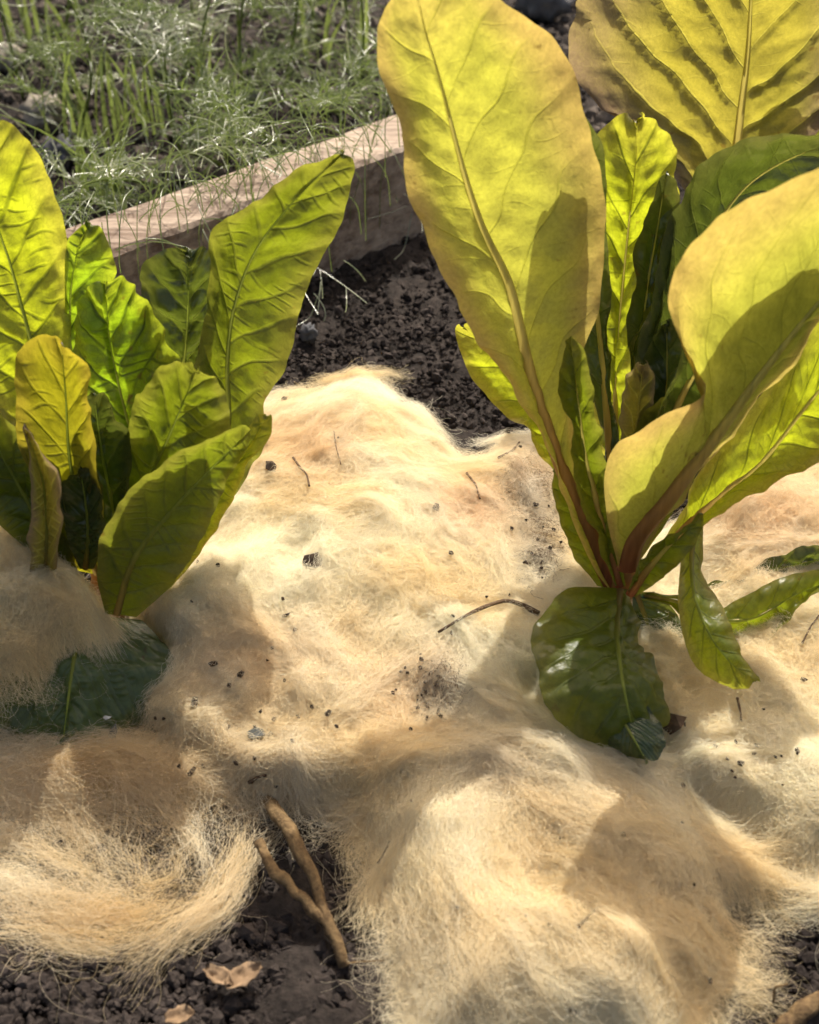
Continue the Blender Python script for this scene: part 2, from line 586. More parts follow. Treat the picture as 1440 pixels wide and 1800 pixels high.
def poly_sd(px, py, poly):
    """signed pixel distance, positive inside"""
    P = np.asarray(poly, float)
    Q = np.roll(P, -1, 0)
    ins = np.zeros(px.shape, bool)
    d2 = np.full(px.shape, 1e12)
    for (x0, y0), (x1, y1) in zip(P, Q):
        ex, ey = x1 - x0, y1 - y0
        tt = np.clip(((px - x0) * ex + (py - y0) * ey) / (ex * ex + ey * ey), 0, 1)
        d2 = np.minimum(d2, (px - x0 - tt * ex) ** 2 + (py - y0 - tt * ey) ** 2)
        c = ((y0 > py) != (y1 > py)) & (px < ex * (py - y0) / (ey if ey else 1e-9) + x0)
        ins ^= c
    return np.where(ins, 1, -1) * np.sqrt(d2)


warp = 14 * fbm(GX * 45, GY * 45, 3, 3)
LUMP = np.zeros_like(GX)
for px, py, r, h in BUMPS:
    bx, by = px_xy(px, py)
    rx, _ = px_xy(px + r, py)
    _, ry = px_xy(px, py - r)
    LUMP += h * np.exp(-(((GX - bx) / (rx - bx)) ** 2 + ((GY - by) / (ry - by)) ** 2))
LUMP = LUMP * (1 - .45 * smooth(-.085, -.115, GY))
BASE = 0.016 + LUMP + 0.0045 * fbm(GX * 24, GY * 24, 21, 3) + 0.0020 * (1 - np.abs(fbm(GX * 60, GY * 45, 31, 3))) + 0.0009 * fbm(GX * 150, GY * 100, 33, 2)
HOLES = [(215, 1478, 150, 80), (330, 1440, 56, 40), (395, 1520, 20, 18), (1390, 1640, 90, 34), (1330, 1570, 36, 16), (630, 1470, 26, 50), (665, 1600, 14, 60)]
_hx, _hy = to_px(np.stack([GX, GY, np.full_like(GX, 0.012)], -1))
HOLE = np.zeros_like(GX)
for px, py, rx, ry in HOLES:
    HOLE = np.maximum(HOLE, np.exp(-(((_hx + 1.5 * warp - px) / rx) ** 2 + ((_hy + warp - py) / ry) ** 2) ** 2))
ZG = np.full_like(GX, 0.02)
for _ in range(4):                              # a cell's place in the photo depends on its height: settle both together
    PXG, PYG = to_px(np.stack([GX, GY, ZG], -1))
    SD = {k: poly_sd(PXG + warp, PYG + 0.7 * np.roll(warp, 9, 1), p) for k, p in TUFTS.items()}
    ALLSD = np.maximum.reduce([SD[k] for k in ('main', 'front', 'right', 'left')])
    FRONTISH = smooth(1330, 1450, PYG)
    H = np.clip(BASE, 0.002, 1) * (np.sqrt(smooth(-12, 60, ALLSD)) * (1 - FRONTISH) + smooth(-14, 170, ALLSD) ** .75 * FRONTISH)
    H = np.where(ALLSD > -12, H, 0.0)
    H = H * (1 - 0.50 * smooth(-20, 25, SD['left']) * smooth(40, -10, SD['main']))
    LOWL = smooth(-30, 10, SD['left']) * smooth(1375, 1440, PYG) * smooth(560, 420, PXG) * smooth(30, -20, SD['main'])
    H = H * (1 - 0.88 * LOWL)
    H = H * (1 - 0.92 * HOLE)
    ZG = 0.5 * ZG + 0.5 * H
# thinner places, where soil shows through
THIN = [(610, 1500, 60, 90), (665, 1470, 50, 50), (740, 1600, 40, 80), (1350, 1590, 130, 70), (1350, 1590, 100, 40), (1120, 1570, 60, 35), (900, 1380, 55, 50), (985, 1490, 70, 50), (1180, 1620, 60, 30),
        (230, 1490, 150, 60), (60, 1520, 120, 30), (300, 1440, 40, 40), (1240, 1560, 60, 40), (700, 720, 30, 25), (845, 790, 45, 25), (960, 960, 40, 70), (690, 1760, 60, 60)]
THICK = np.ones_like(GX)
for px, py, rx, ry in THIN:
    THICK -= 1.05 * np.exp(-(((PXG - px) / rx) ** 2 + ((PYG - py) / ry) ** 2))
THICK = np.clip(THICK + 0.16 * fbm(GX * 60, GY * 60, 41, 3), 0.0, 1.0) * (1 - HOLE)


def cgrid(c):
    return np.array(c)[None, None, :]


_m = smooth(-0.5, 0.8, fbm(GX * 22, GY * 22, 51, 4))[..., None]
TINT = cgrid((0.93, 0.875, 0.70)) * (1 - _m) + cgrid((0.88, 0.745, 0.46)) * _m
STAIN = [  # ochre stains and dirt in the fleece: px, py, rx, ry, colour, amount
    (540, 800, 90, 60, (0.70, 0.45, 0.20), .6), (830, 910, 60, 45, (0.70, 0.40, 0.16), .7), (930, 850, 40, 45, (0.40, 0.24, 0.11), .75),
    (440, 1180, 160, 70, (0.72, 0.50, 0.24), .6), (200, 1370, 300, 70, (0.56, 0.36, 0.12), .8), (230, 1610, 240, 80, (0.62, 0.43, 0.17), .75),
    (880, 1370, 65, 50, (0.34, 0.23, 0.14), .6), (990, 1500, 60, 45, (0.36, 0.26, 0.17), .5), (1110, 1560, 70, 40, (0.35, 0.26, 0.18), .5),
    (760, 1210, 45, 45, (0.40, 0.24, 0.12), .55), (950, 960, 40, 80, (0.30, 0.19, 0.11), .6), (1350, 930, 120, 80, (0.74, 0.48, 0.22), .6),
    (1080, 1650, 220, 140, (0.78, 0.62, 0.32), .6), (800, 1700, 120, 120, (0.76, 0.61, 0.34), .5), (700, 1250, 80, 60, (0.72, 0.50, 0.26), .5),
    (1050, 1420, 120, 60, (0.76, 0.60, 0.34), .5), (470, 1400, 70, 35, (0.38, 0.24, 0.10), .6), (60, 1480, 110, 40, (0.55, 0.38, 0.16), .5)]
for px, py, rx, ry, c, a in STAIN:
    k = min(1.25 * a, .95) * np.exp(-(((PXG - px) / rx) ** 2 + ((PYG - py) / ry) ** 2)) * (0.75 + 0.5 * np.clip(fbm(GX * 90, GY * 90, 61, 2), -0.5, 0.5))
    TINT = TINT * (1 - k[..., None]) + cgrid(c) * k[..., None]


def samp(A, x, y):
    fx = np.clip((x - XS[0]) / 0.0016, 0, len(XS) - 1.001)
    fy = np.clip((y - YS[0]) / 0.0016, 0, len(YS) - 1.001)
    i = fx.astype(int)
    j = fy.astype(int)
    u = fx - i
    v = fy - j
    if A.ndim == 3:
        u = u[..., None]
        v = v[..., None]
    return (A[j, i] * (1 - u) + A[j, i + 1] * u) * (1 - v) + (A[j + 1, i] * (1 - u) + A[j + 1, i + 1] * u) * v


def wool_z(px, py):
    """point on the fleece seen at a photo pixel"""
    z = 0.03
    for _ in range(25):
        p = at_z(px, py, z)
        z = 0.5 * z + 0.5 * max(float(samp(H, p[0], p[1])) + 0.003, 0.003)
    return at_z(px, py, z)


# ------------------------------------------------------------------ ground
def ground():
    gx = np.concatenate([[-60, -20, -6, -2, -1.0], np.arange(-0.6, 0.601, 0.006), [1.0, 2, 6, 20, 60]])
    gy = np.concatenate([[-60, -20, -6, -2, -0.7], np.arange(-0.4, 1.2, 0.006), [1.6, 2.5, 6, 20, 60]])
    X, Y = np.meshgrid(gx, gy)
    near = smooth(0.9, 0.5, np.abs(X)) * smooth(1.4, 1.0, Y) * smooth(-0.6, -0.35, Y)
    Z = near * (0.006 * fbm(X * 14, Y * 14, 71, 4) + 0.005 * fbm(X * 70, Y * 70, 75, 3)) - 0.002
    v = np.stack([X, Y, Z], -1).reshape(-1, 3)
    o = mesh_obj('ground', v, grid_faces(len(gy), len(gx)), SOIL)
    tag(o, 'dark crumbly garden soil under the wool and plants', kind='structure')
    return o


ground()


def rock_mesh(n, seed, sub=1):
    """a lumpy low sphere, n variants"""
    import bmesh
    r = np.random.default_rng(seed)
    res = []
    for _ in range(n):
        bm = bmesh.new()
        bmesh.ops.create_icosphere(bm, subdivisions=sub, radius=1)
        v = np.array([q.co[:] for q in bm.verts])
        f = np.array([[q.index for q in p.verts] for p in bm.faces])
        bm.free()
        k = r.normal(size=(5, 3))
        d = 1 + 0.22 * np.sin(v @ k.T * 1.6 + r.uniform(0, 6, 5)).mean(1) * 1.8 + r.normal(0, 0.20, len(v))
        res.append((v * d[:, None] * r.uniform(0.7, 1.2, 3), f))
    return res


def scatter(name, pts, sizes, mat, variants, label, seed):
    r = np.random.default_rng(seed)
    V = []
    Fc = []
    off = 0
    for p, s in zip(pts, sizes):
        v, f = variants[r.integers(len(variants))]
        a = r.uniform(0, 6.28)
        b = r.uniform(-0.6, 0.6)
        R = np.array([[math.cos(a), -math.sin(a), 0], [math.sin(a), math.cos(a), 0], [0, 0, 1]]) @ np.array([[1, 0, 0], [0, math.cos(b), -math.sin(b)], [0, math.sin(b), math.cos(b)]])
        V.append(v @ R.T * s + p)
        Fc.append(f + off)
        off += len(v)
    o = mesh_obj(name, np.concatenate(V), np.concatenate(Fc), mat, smooth_=False)
    tag(o, label, kind='stuff')
    return o


ROCKS = rock_mesh(8, 5, 1)
FINE = rock_mesh(8, 6, 2)
# crumbs: pick ground points spread evenly over the picture
n = 75000
qx = RNG.uniform(-60, 1500, n)
qy = RNG.uniform(-30, 1850, n)
gp = at_z(qx, qy, 0.0)
keep = (gp[:, 1] < 1.1) & ((samp(ALLSD, gp[:, 0], gp[:, 1]) < 25) | (samp(HOLE, gp[:, 0], gp[:, 1]) > .2))
gp = gp[keep]
sz = 0.00075 * np.exp(RNG.normal(0.2, 0.6, len(gp)))
sz = np.clip(sz, 0.0004, 0.0030)
gp[:, 2] = sz * 0.35 - 0.001
scatter('soil_crumbs', gp, sz, CLOD, ROCKS, 'loose dark soil crumbs scattered over the ground', 8)
n = 110
gp = at_z(RNG.uniform(-40, 1480, n), RNG.uniform(300, 1830, n), 0.0)
gp = gp[samp(ALLSD, gp[:, 0], gp[:, 1]) < 20]
sz = np.clip(0.0018 * np.exp(RNG.normal(0, .4, len(gp))), .0015, .0050)
gp[:, 2] = sz * 0.3
scatter('soil_clods', gp, sz, CLOD, FINE, 'larger clods of dark soil between the plants', 9)

DRY = rough_mat('dry_earth', (0.045, 0.037, 0.031), (0.17, 0.14, 0.115), scale=200.0, dist=0.002, bump=0.8)
n = 5000
gp = at_z(RNG.uniform(-80, 1100, n), RNG.uniform(-60, 420, n), 0.0)
gp = gp[gp[:, 1] > 0.42 + 0.25 * (gp[:, 0] + 0.25)]
sz = np.clip(0.0024 * np.exp(RNG.normal(0, .55, len(gp))), .001, .010)
gp[:, 2] = sz * 0.3
scatter('dry_earth_crumbs', gp, sz, DRY, ROCKS, 'dry paler earth crumbs and grit behind the board', 18)

# ------------------------------------------------------------------ timber edging board
def board():
    a = at_z(168.0, 455.0, 0.07)
    b = at_z(700.0, 262.0, 0.07)
    d = (b - a)[:2]
    d /= np.linalg.norm(d)
    nrm = np.array([-d[1], d[0]])
    L = np.linalg.norm((b - a)[:2]) + 0.10
    th = 0.047
    root = empty('timber_board', (a[0], a[1], 0))
    tag(root, 'weathered timber board edging the bed behind the left lettuce', 'board')
    nl = 60
    prof = [(0, -0.02), (0, 0.067), (0.003, 0.07), (th - 0.003, 0.07), (th, 0.067), (th, -0.02)]
    V = []
    for i in range(nl + 1):
        s = L * i / nl
        for k, (t_, z) in enumerate(prof):
            j = 0.0012 * float(perlin(s * 30, k * 3.3, 5))
            q = a[:2] + d * s + nrm * (t_ + j)
            V.append((q[0], q[1], z + 0.0012 * float(perlin(s * 22, k * 5.1, 9)) * (z > 0)))
    m = len(prof)
    fs = []
    for i in range(nl):
        for k in range(m):
            k2 = (k + 1) % m
            fs.append((i * m + k, (i + 1) * m + k, (i + 1) * m + k2, i * m + k2))
    fs.append(tuple(range(m)))
    fs.append(tuple(nl * m + k for k in range(m))[::-1])
    o = mesh_obj('plank', V, fs, WOOD, root, smooth_=False)


board()

# ------------------------------------------------------------------ wool fleece
SWEEP = {
    'main': [[(450, 950), (560, 930), (700, 960), (800, 1050), (940, 1110)], [(350, 1000), (310, 1080), (370, 1160), (500, 1180)], [(560, 1000), (540, 1100), (600, 1230)],
             [(720, 960), (650, 1080), (640, 1200)], [(480, 740), (600, 695), (740, 780), (840, 830)], [(430, 860), (560, 860), (720, 875)], [(850, 880), (890, 1000), (900, 1060)],
             [(780, 1130), (860, 1220), (960, 1300)], [(590, 1310), (680, 1240), (760, 1150)], [(280, 1320), (450, 1330), (600, 1370)], [(700, 1310), (800, 1290), (950, 1330)],
             [(540, 820), (600, 760), (660, 800), (620, 850)], [(740, 1180), (790, 1170), (800, 1230), (750, 1250)]],
    'front': [[(760, 1370), (700, 1480), (690, 1600), (720, 1740)], [(810, 1390), (780, 1520), (800, 1680), (850, 1850)], [(900, 1450), (880, 1600), (950, 1720), (1100, 1850)],
              [(1000, 1540), (1090, 1600), (1200, 1680), (1270, 1760)], [(880, 1560), (960, 1660), (1080, 1720), (1180, 1850)], [(980, 1330), (1100, 1420), (1250, 1500), (1420, 1570)],
              [(1050, 1310), (1180, 1400), (1330, 1490), (1450, 1560)], [(590, 1430), (690, 1385), (820, 1365)], [(1180, 1560), (1300, 1600), (1440, 1620)], [(620, 1440), (650, 1560), (690, 1680)]],
    'right': [[(1000, 1330), (1150, 1350), (1300, 1330), (1500, 1300)], [(1200, 1230), (1350, 1250), (1500, 1230)], [(1150, 1380), (1300, 1440), (1500, 1520)],
              [(1240, 950), (1350, 900), (1500, 850)], [(1240, 1050), (1400, 1000), (1550, 960)]],
    'left': [[(-80, 1330), (120, 1330), (300, 1340), (440, 1400)], [(-80, 1380), (100, 1390), (230, 1400), (330, 1470)], [(450, 1400), (420, 1480), (370, 1560), (280, 1630), (190, 1690)],
             [(-80, 1590), (60, 1615), (150, 1645), (240, 1630), (330, 1560)], [(-80, 1550), (80, 1580), (200, 1590), (300, 1530)], [(-80, 1440), (60, 1480), (160, 1530), (260, 1570)],
             [(230, 1370), (310, 1440), (345, 1510)], [(60, 1340), (110, 1420), (190, 1500), (250, 1560)]],
    'wad': [[(-80, 955), (60, 975), (130, 1030), (205, 1085)], [(-80, 1010), (50, 1050), (100, 1110), (60, 1180), (-40, 1215)], [(-60, 1235), (60, 1190), (150, 1150), (205, 1110)],
            [(-80, 1080), (0, 1090), (30, 1130), (-20, 1170), (-80, 1180)]],
}
_sp, _st = [], []
for key, lst in SWEEP.items():
    for pth in lst:
        q = catmull(pth, 14)
        wp = at_z(q[:, 0], q[:, 1], 0.022 if key != 'left' else 0.012)
        tg = np.gradient(wp[:, :2], axis=0)
        an = np.arctan2(tg[:, 1], tg[:, 0])
        _sp.append(wp[:, :2])
        _st.append(np.stack([np.cos(2 * an), np.sin(2 * an)], -1))
_sp = np.concatenate(_sp)
_st = np.concatenate(_st)
cx_ = GX[::4, ::4]
cy_ = GY[::4, ::4]
d2 = (cx_[..., None] - _sp[:, 0]) ** 2 + (cy_[..., None] - _sp[:, 1]) ** 2
wgt = 1 / (d2 + 0.005 ** 2) ** 1.6
D2 = (wgt[..., None] * _st).sum(2) / wgt.sum(2)[..., None]
ii = np.clip((np.arange(GX.shape[0]) + 2) // 4, 0, D2.shape[0] - 1)
jj = np.clip((np.arange(GX.shape[1]) + 2) // 4, 0, D2.shape[1] - 1)
D2 = D2[ii][:, jj]
D2[..., 0] += 0.25 * fbm(GX * 30, GY * 30, 81, 2)
D2[..., 1] += 0.25 * fbm(GX * 30, GY * 30, 83, 2)


def flow_at(x, y):
    v = samp(D2, x, y)
    return 0.5 * np.arctan2(v[..., 1], v[..., 0])


def make_locks(own, n, seed, length=(0.018, 0.052), K=16, curl=1.0, fixed=()):
    """centre lines of the locks of a tuft: they follow the sweep of the fleece"""
    r = np.random.default_rng(seed)
    sel = np.argwhere(own > -4)
    dens = (smooth(-6, 30, own[sel[:, 0], sel[:, 1]]) + .03) * (0.03 + THICK[sel[:, 0], sel[:, 1]])
    pick = r.choice(len(sel), n, p=dens / dens.sum())
    x0 = XS[sel[pick, 1]]
    y0 = YS[sel[pick, 0]]
    ln = r.uniform(*length, n)
    bias = r.normal(0, curl * .5, n)
    kap = r.normal(0, curl, n) / K
    half = []
    for sgn in (-1, 1):
        x, y = x0.copy(), y0.copy()
        th = flow_at(x, y) + (np.pi if sgn < 0 else 0)
        pts = [np.stack([x, y], -1)]
        for k in range(K // 2):
            f = flow_at(x, y)
            f = f + np.round((th - f) / np.pi) * np.pi
            th = f + bias + sgn * kap * (k + 1) * 1.5
            x = x + np.cos(th) * ln / K
            y = y + np.sin(th) * ln / K
            pts.append(np.stack([x, y], -1))
        half.append(np.stack(pts, 1))
    return np.concatenate([half[0][:, :0:-1], half[1]], 1)      # n, K+1, 2


def stamp(paths, widths, amps):
    """raise a soft ridge under each lock so that the fleece folds"""
    G = np.zeros_like(GX)
    for p, w_, a_ in zip(paths, widths, amps):
        R_ = int(w_ * 2.2 / 0.0016) + 1
        for (x, y), e in zip(p, np.sin(np.linspace(0.15, np.pi - .15, len(p)))):
            j = int((x - XS[0]) / 0.0016)
            i = int((y - YS[0]) / 0.0016)
            if i < R_ or j < R_ or i >= GX.shape[0] - R_ or j >= GX.shape[1] - R_:
                continue
            sl = (slice(i - R_, i + R_ + 1), slice(j - R_, j + R_ + 1))
            G[sl] = np.maximum(G[sl], a_ * e * np.exp(-((GX[sl] - x) ** 2 + (GY[sl] - y) ** 2) / (w_ * .75) ** 2))
    return G


_r = np.random.default_rng(77)
LOCKS = {}
FIXED = []
for pth_, rep_, sp_ in [(p_, 3, 20) for p_ in SWEEP['left']] + [([(445, 1440), (425, 1510), (380, 1580), (300, 1635), (215, 1672)], 5, 7)]:
    for _ in range(rep_):
        q_ = catmull(pth_, 17) + _r.normal(0, sp_, 2) + np.stack([15 * perlin(np.linspace(0, 3, 17), 0 * np.ones(17) + _r.uniform(0, 50), 3), 15 * perlin(np.linspace(0, 3, 17), 0 * np.ones(17) + _r.uniform(0, 50), 4)], -1)
        FIXED.append(at_z(q_[:, 0], q_[:, 1], .009)[:, :2])
for key, n_, kw_ in (('main', 400, dict(length=(.022, .062), curl=.8)), ('front', 420, dict(length=(.03, .075), curl=.55)), ('right', 180, {}), ('left', 75, dict(length=(.025, .065), curl=.35))):
    pth = make_locks(SD[key], n_, 300 + len(key), **kw_)
    if key == 'left':
        pth = np.concatenate([pth, np.array(FIXED)])
        n_ = len(pth)
    LOCKS[key] = (pth, _r.uniform(.0026, .0075, n_), _r.uniform(.0003, .0028, n_))
RIDGE = np.maximum.reduce([stamp(*LOCKS[k]) for k in LOCKS])
H = np.where(ALLSD > -12, H + RIDGE * (1 - HOLE) * (1 - .5 * LOWL) * smooth(-12, 20, ALLSD), H)


def lock_fibres(paths, widths, amps, m, seed, Hs=None, tint=None, K=13, rad=(0.000026, 0.000056), lift=.0035):
    r = np.random.default_rng(seed)
    Hs = H if Hs is None else Hs
    tint = TINT if tint is None else tint
    n, kk, _ = paths.shape
    li = np.repeat(np.arange(n), m)
    N_ = len(li)
    a = r.uniform(0, .45, N_)
    b = a + r.uniform(.35, .7, N_)
    b = np.minimum(b, 1.0)
    t = a[:, None] + (b - a)[:, None] * np.linspace(0, 1, K)[None, :]
    f = t * (kk - 1)
    i0 = np.minimum(f.astype(int), kk - 2)
    fr = (f - i0)[..., None]
    P2 = paths[li[:, None], i0] * (1 - fr) + paths[li[:, None], i0 + 1] * fr
    tg = paths[li[:, None], i0 + 1] - paths[li[:, None], i0]
    tg /= np.linalg.norm(tg, axis=2)[..., None] + 1e-9
    nr = np.stack([-tg[..., 1], tg[..., 0]], -1)
    w_ = widths[li]
    prof = 0.45 + 0.75 * np.abs(2 * t - 1) ** 1.5            # ends of a lock splay
    off = r.normal(0, .70, N_)[:, None] + r.normal(0, .75, N_)[:, None] * (t - .5) * 2 + 0.34 * np.sin(t * r.uniform(5, 26, N_)[:, None] + r.uniform(0, 6, N_)[:, None])
    P2 = P2 + nr * (off * prof * w_[:, None])[..., None]
    stray = (0.12 + (r.random(N_) < .30))[:, None] * np.cumsum(r.normal(0, .0015, (N_, K)), 1) + r.normal(0, .00028, (N_, K))
    P2 = P2 + nr * stray[..., None]
    hz = samp(Hs, P2[..., 0], P2[..., 1])
    for _ in range(3):
        hz[:, 1:-1] = 0.25 * hz[:, :-2] + 0.5 * hz[:, 1:-1] + 0.25 * hz[:, 2:]
    z = hz + lift * r.random(N_)[:, None] ** 1.4 + (lift * 1.4 * r.random(n) ** 2)[li][:, None] + (0.006 * r.random(N_) ** 4)[:, None] * np.sin(np.pi * np.linspace(0, 1, K))[None, :] \
        + np.cumsum(r.normal(0, .00022, (N_, K)), 1)
    z = np.maximum(z, .0012)
    P = np.concatenate([P2, z[..., None]], -1)
    R = r.uniform(*rad, N_)[:, None] * np.linspace(1.0, .5, K)[None, :]
    mid = paths[:, kk // 2]
    lt = samp(tint, mid[:, 0], mid[:, 1])
    mixw = r.random(n)[:, None]
    lt = lt * (1 - .30 * (mixw > .72)) + np.array([0.72, 0.50, 0.22]) * .30 * (mixw > .72)
    lt = lt * (1 - .6 * (mixw < .34)) + np.array([0.93, 0.89, 0.76]) * .6 * (mixw < .34)
    lt = lt * r.uniform(.88, 1.05, n)[:, None]
    C = 0.55 * lt[li] + 0.45 * samp(tint, P2[:, K // 2, 0], P2[:, K // 2, 1])
    C = C * r.uniform(.80, 1.12, N_)[:, None]
    return P, R, np.clip(C, 0, .95)


def fibres(own, n, seed, lift=0.006, length=(0.010, 0.036), rad=(0.000028, 0.000062), K=8, Hs=None, edge=8, thick=True, spread=0.9, tint=TINT):
    r = np.random.default_rng(seed)
    Hs = H if Hs is None else Hs
    sel = np.argwhere(own > -edge)
    # soft density: thin out near the rim and in thin places
    dens = smooth(-edge, 40, own[sel[:, 0], sel[:, 1]]) ** 1.3 + 0.004
    if thick:
        dens = dens * (0.015 + 0.985 * THICK[sel[:, 0], sel[:, 1]] ** 1.6)
    # nearer the camera the cell covers more pixels: fairly uniform in space is right
    pick = r.choice(len(sel), n, p=dens / dens.sum())
    x = XS[sel[pick, 1]] + r.uniform(-.0008, .0008, n)
    y = YS[sel[pick, 0]] + r.uniform(-.0008, .0008, n)
    th = flow_at(x, y) + r.normal(0, 1, n) * spread * np.where(r.random(n) < .5, 2.2, .8) + np.where(r.random(n) < 0.5, np.pi, 0)
    ln = r.uniform(*length, n) * np.where(r.random(n) < 0.08, 1.5, 1.0) * (0.45 + 0.55 * smooth(0, 55, own[sel[pick, 0], sel[pick, 1]]))
    kap = r.normal(0, 1.0, n) / K * np.where(r.random(n) < .5, 4.5, 2.0)
    wob = r.normal(0, 0.50, (n, K))
    step = ln / (K - 1)
    l0 = lift * (r.random(n) ** 1.6)
    arch = 0.0045 * r.random(n) ** 2
    t0 = samp(tint, x, y)
    P = np.zeros((n, K, 3))
    # start half a length back so that fibres are centred on their root
    x = x - np.cos(th) * ln * 0.5
    y = y - np.sin(th) * ln * 0.5
    for k in range(K):
        z = samp(Hs, x, y)
        u = k / (K - 1)
        P[:, k, 0] = x
        P[:, k, 1] = y
        P[:, k, 2] = z + l0 + arch * math.sin(math.pi * u) + 0.0005 * r.normal(0, 1, n)
        th = th + kap + wob[:, k]
        x = x + np.cos(th) * step
        y = y + np.sin(th) * step
    P[:, :, 2] = np.maximum(P[:, :, 2], 0.0015)
    # smooth the height so that fibres span dips like real hairs
    for _ in range(2):
        P[:, 1:-1, 2] = 0.25 * P[:, :-2, 2] + 0.5 * P[:, 1:-1, 2] + 0.25 * P[:, 2:, 2]
    R = r.uniform(*rad, n)[:, None] * np.linspace(1.0, 0.45, K)[None, :]
    C = t0 * r.uniform(0.80, 1.12, n)[:, None]
    return P, R, np.clip(C, 0, 0.95)


def felt_patch(own, Hs, parent, drop=0.0035, rim=10, thick=True, tint=TINT, closed=False):
    ok = own > rim
    if thick:
        ok &= THICK > 0.50
    q = ok[:-1, :-1] & ok[1:, :-1] & ok[:-1, 1:] & ok[1:, 1:]
    idx = np.arange(GX.size).reshape(GX.shape)
    f = np.stack([idx[:-1, :-1], idx[:-1, 1:], idx[1:, 1:], idx[1:, :-1]], -1)[q]
    used = np.unique(f)
    re = np.full(GX.size, -1)
    re[used] = np.arange(len(used))
    Z = np.maximum(Hs - drop - 0.002 * np.abs(fbm(GX * 160, GY * 160, 91, 2)), 0.0005)
    v = np.stack([GX, GY, Z], -1).reshape(-1, 3)[used]
    return mesh_obj('felt', v, re[f], FELT, parent, attrs={'tint': tint.reshape(-1, 3)[used]})


def tuft(label, own, n, seed, centre_px, Hs=None, key='', **kw):
    c = wool_z(*centre_px)
    root = empty('wool_tuft', (float(c[0]), float(c[1]), 0.0))
    tag(root, label, 'wool', 'tufts of raw sheep wool mulching the bed')
    thick = kw.get('thick', True)
    drop = kw.pop('drop', 0.0035)
    felt_patch(own if key != 'left' else own * (1 - LOWL) - 60 * LOWL, H if Hs is None else Hs, root, drop=drop, thick=thick, tint=kw.get('tint', TINT))
    locks = kw.pop('locks')
    per = kw.pop('per', 215)
    P, R, C = fibres(own, n, seed, Hs=Hs, **kw)
    o = curves_obj('loose_fibres', P, R, FIBRE, root, {'tint': C})
    o['kind'] = 'stuff'
    P, R, C = lock_fibres(*locks, per, seed + 40, Hs=Hs, tint=kw.get('tint'))
    o = curves_obj('locks', P, R, FIBRE, root, {'tint': C})
    o['kind'] = 'stuff'
    return root


tuft('large cream mound of raw wool between the two lettuces', SD['main'], 110000, 1, (640, 1050), locks=LOCKS['main'])
tuft('loose ragged wool tuft fraying onto dark soil at the front', SD['front'], 60000, 2, (900, 1600), lift=0.007, locks=LOCKS['front'], per=240)
tuft('flat pinkish cream wool sheet under and right of the yellow lettuce', SD['right'], 75000, 3, (1300, 1350), locks=LOCKS['right'], per=150)
tuft('ochre wool tuft with a dark hollow, in front of the left lettuce', SD['left'], 3000, 4, (200, 1400), key='left', lift=0.009, length=(0.02, 0.06), spread=0.5, locks=LOCKS['left'], per=80)

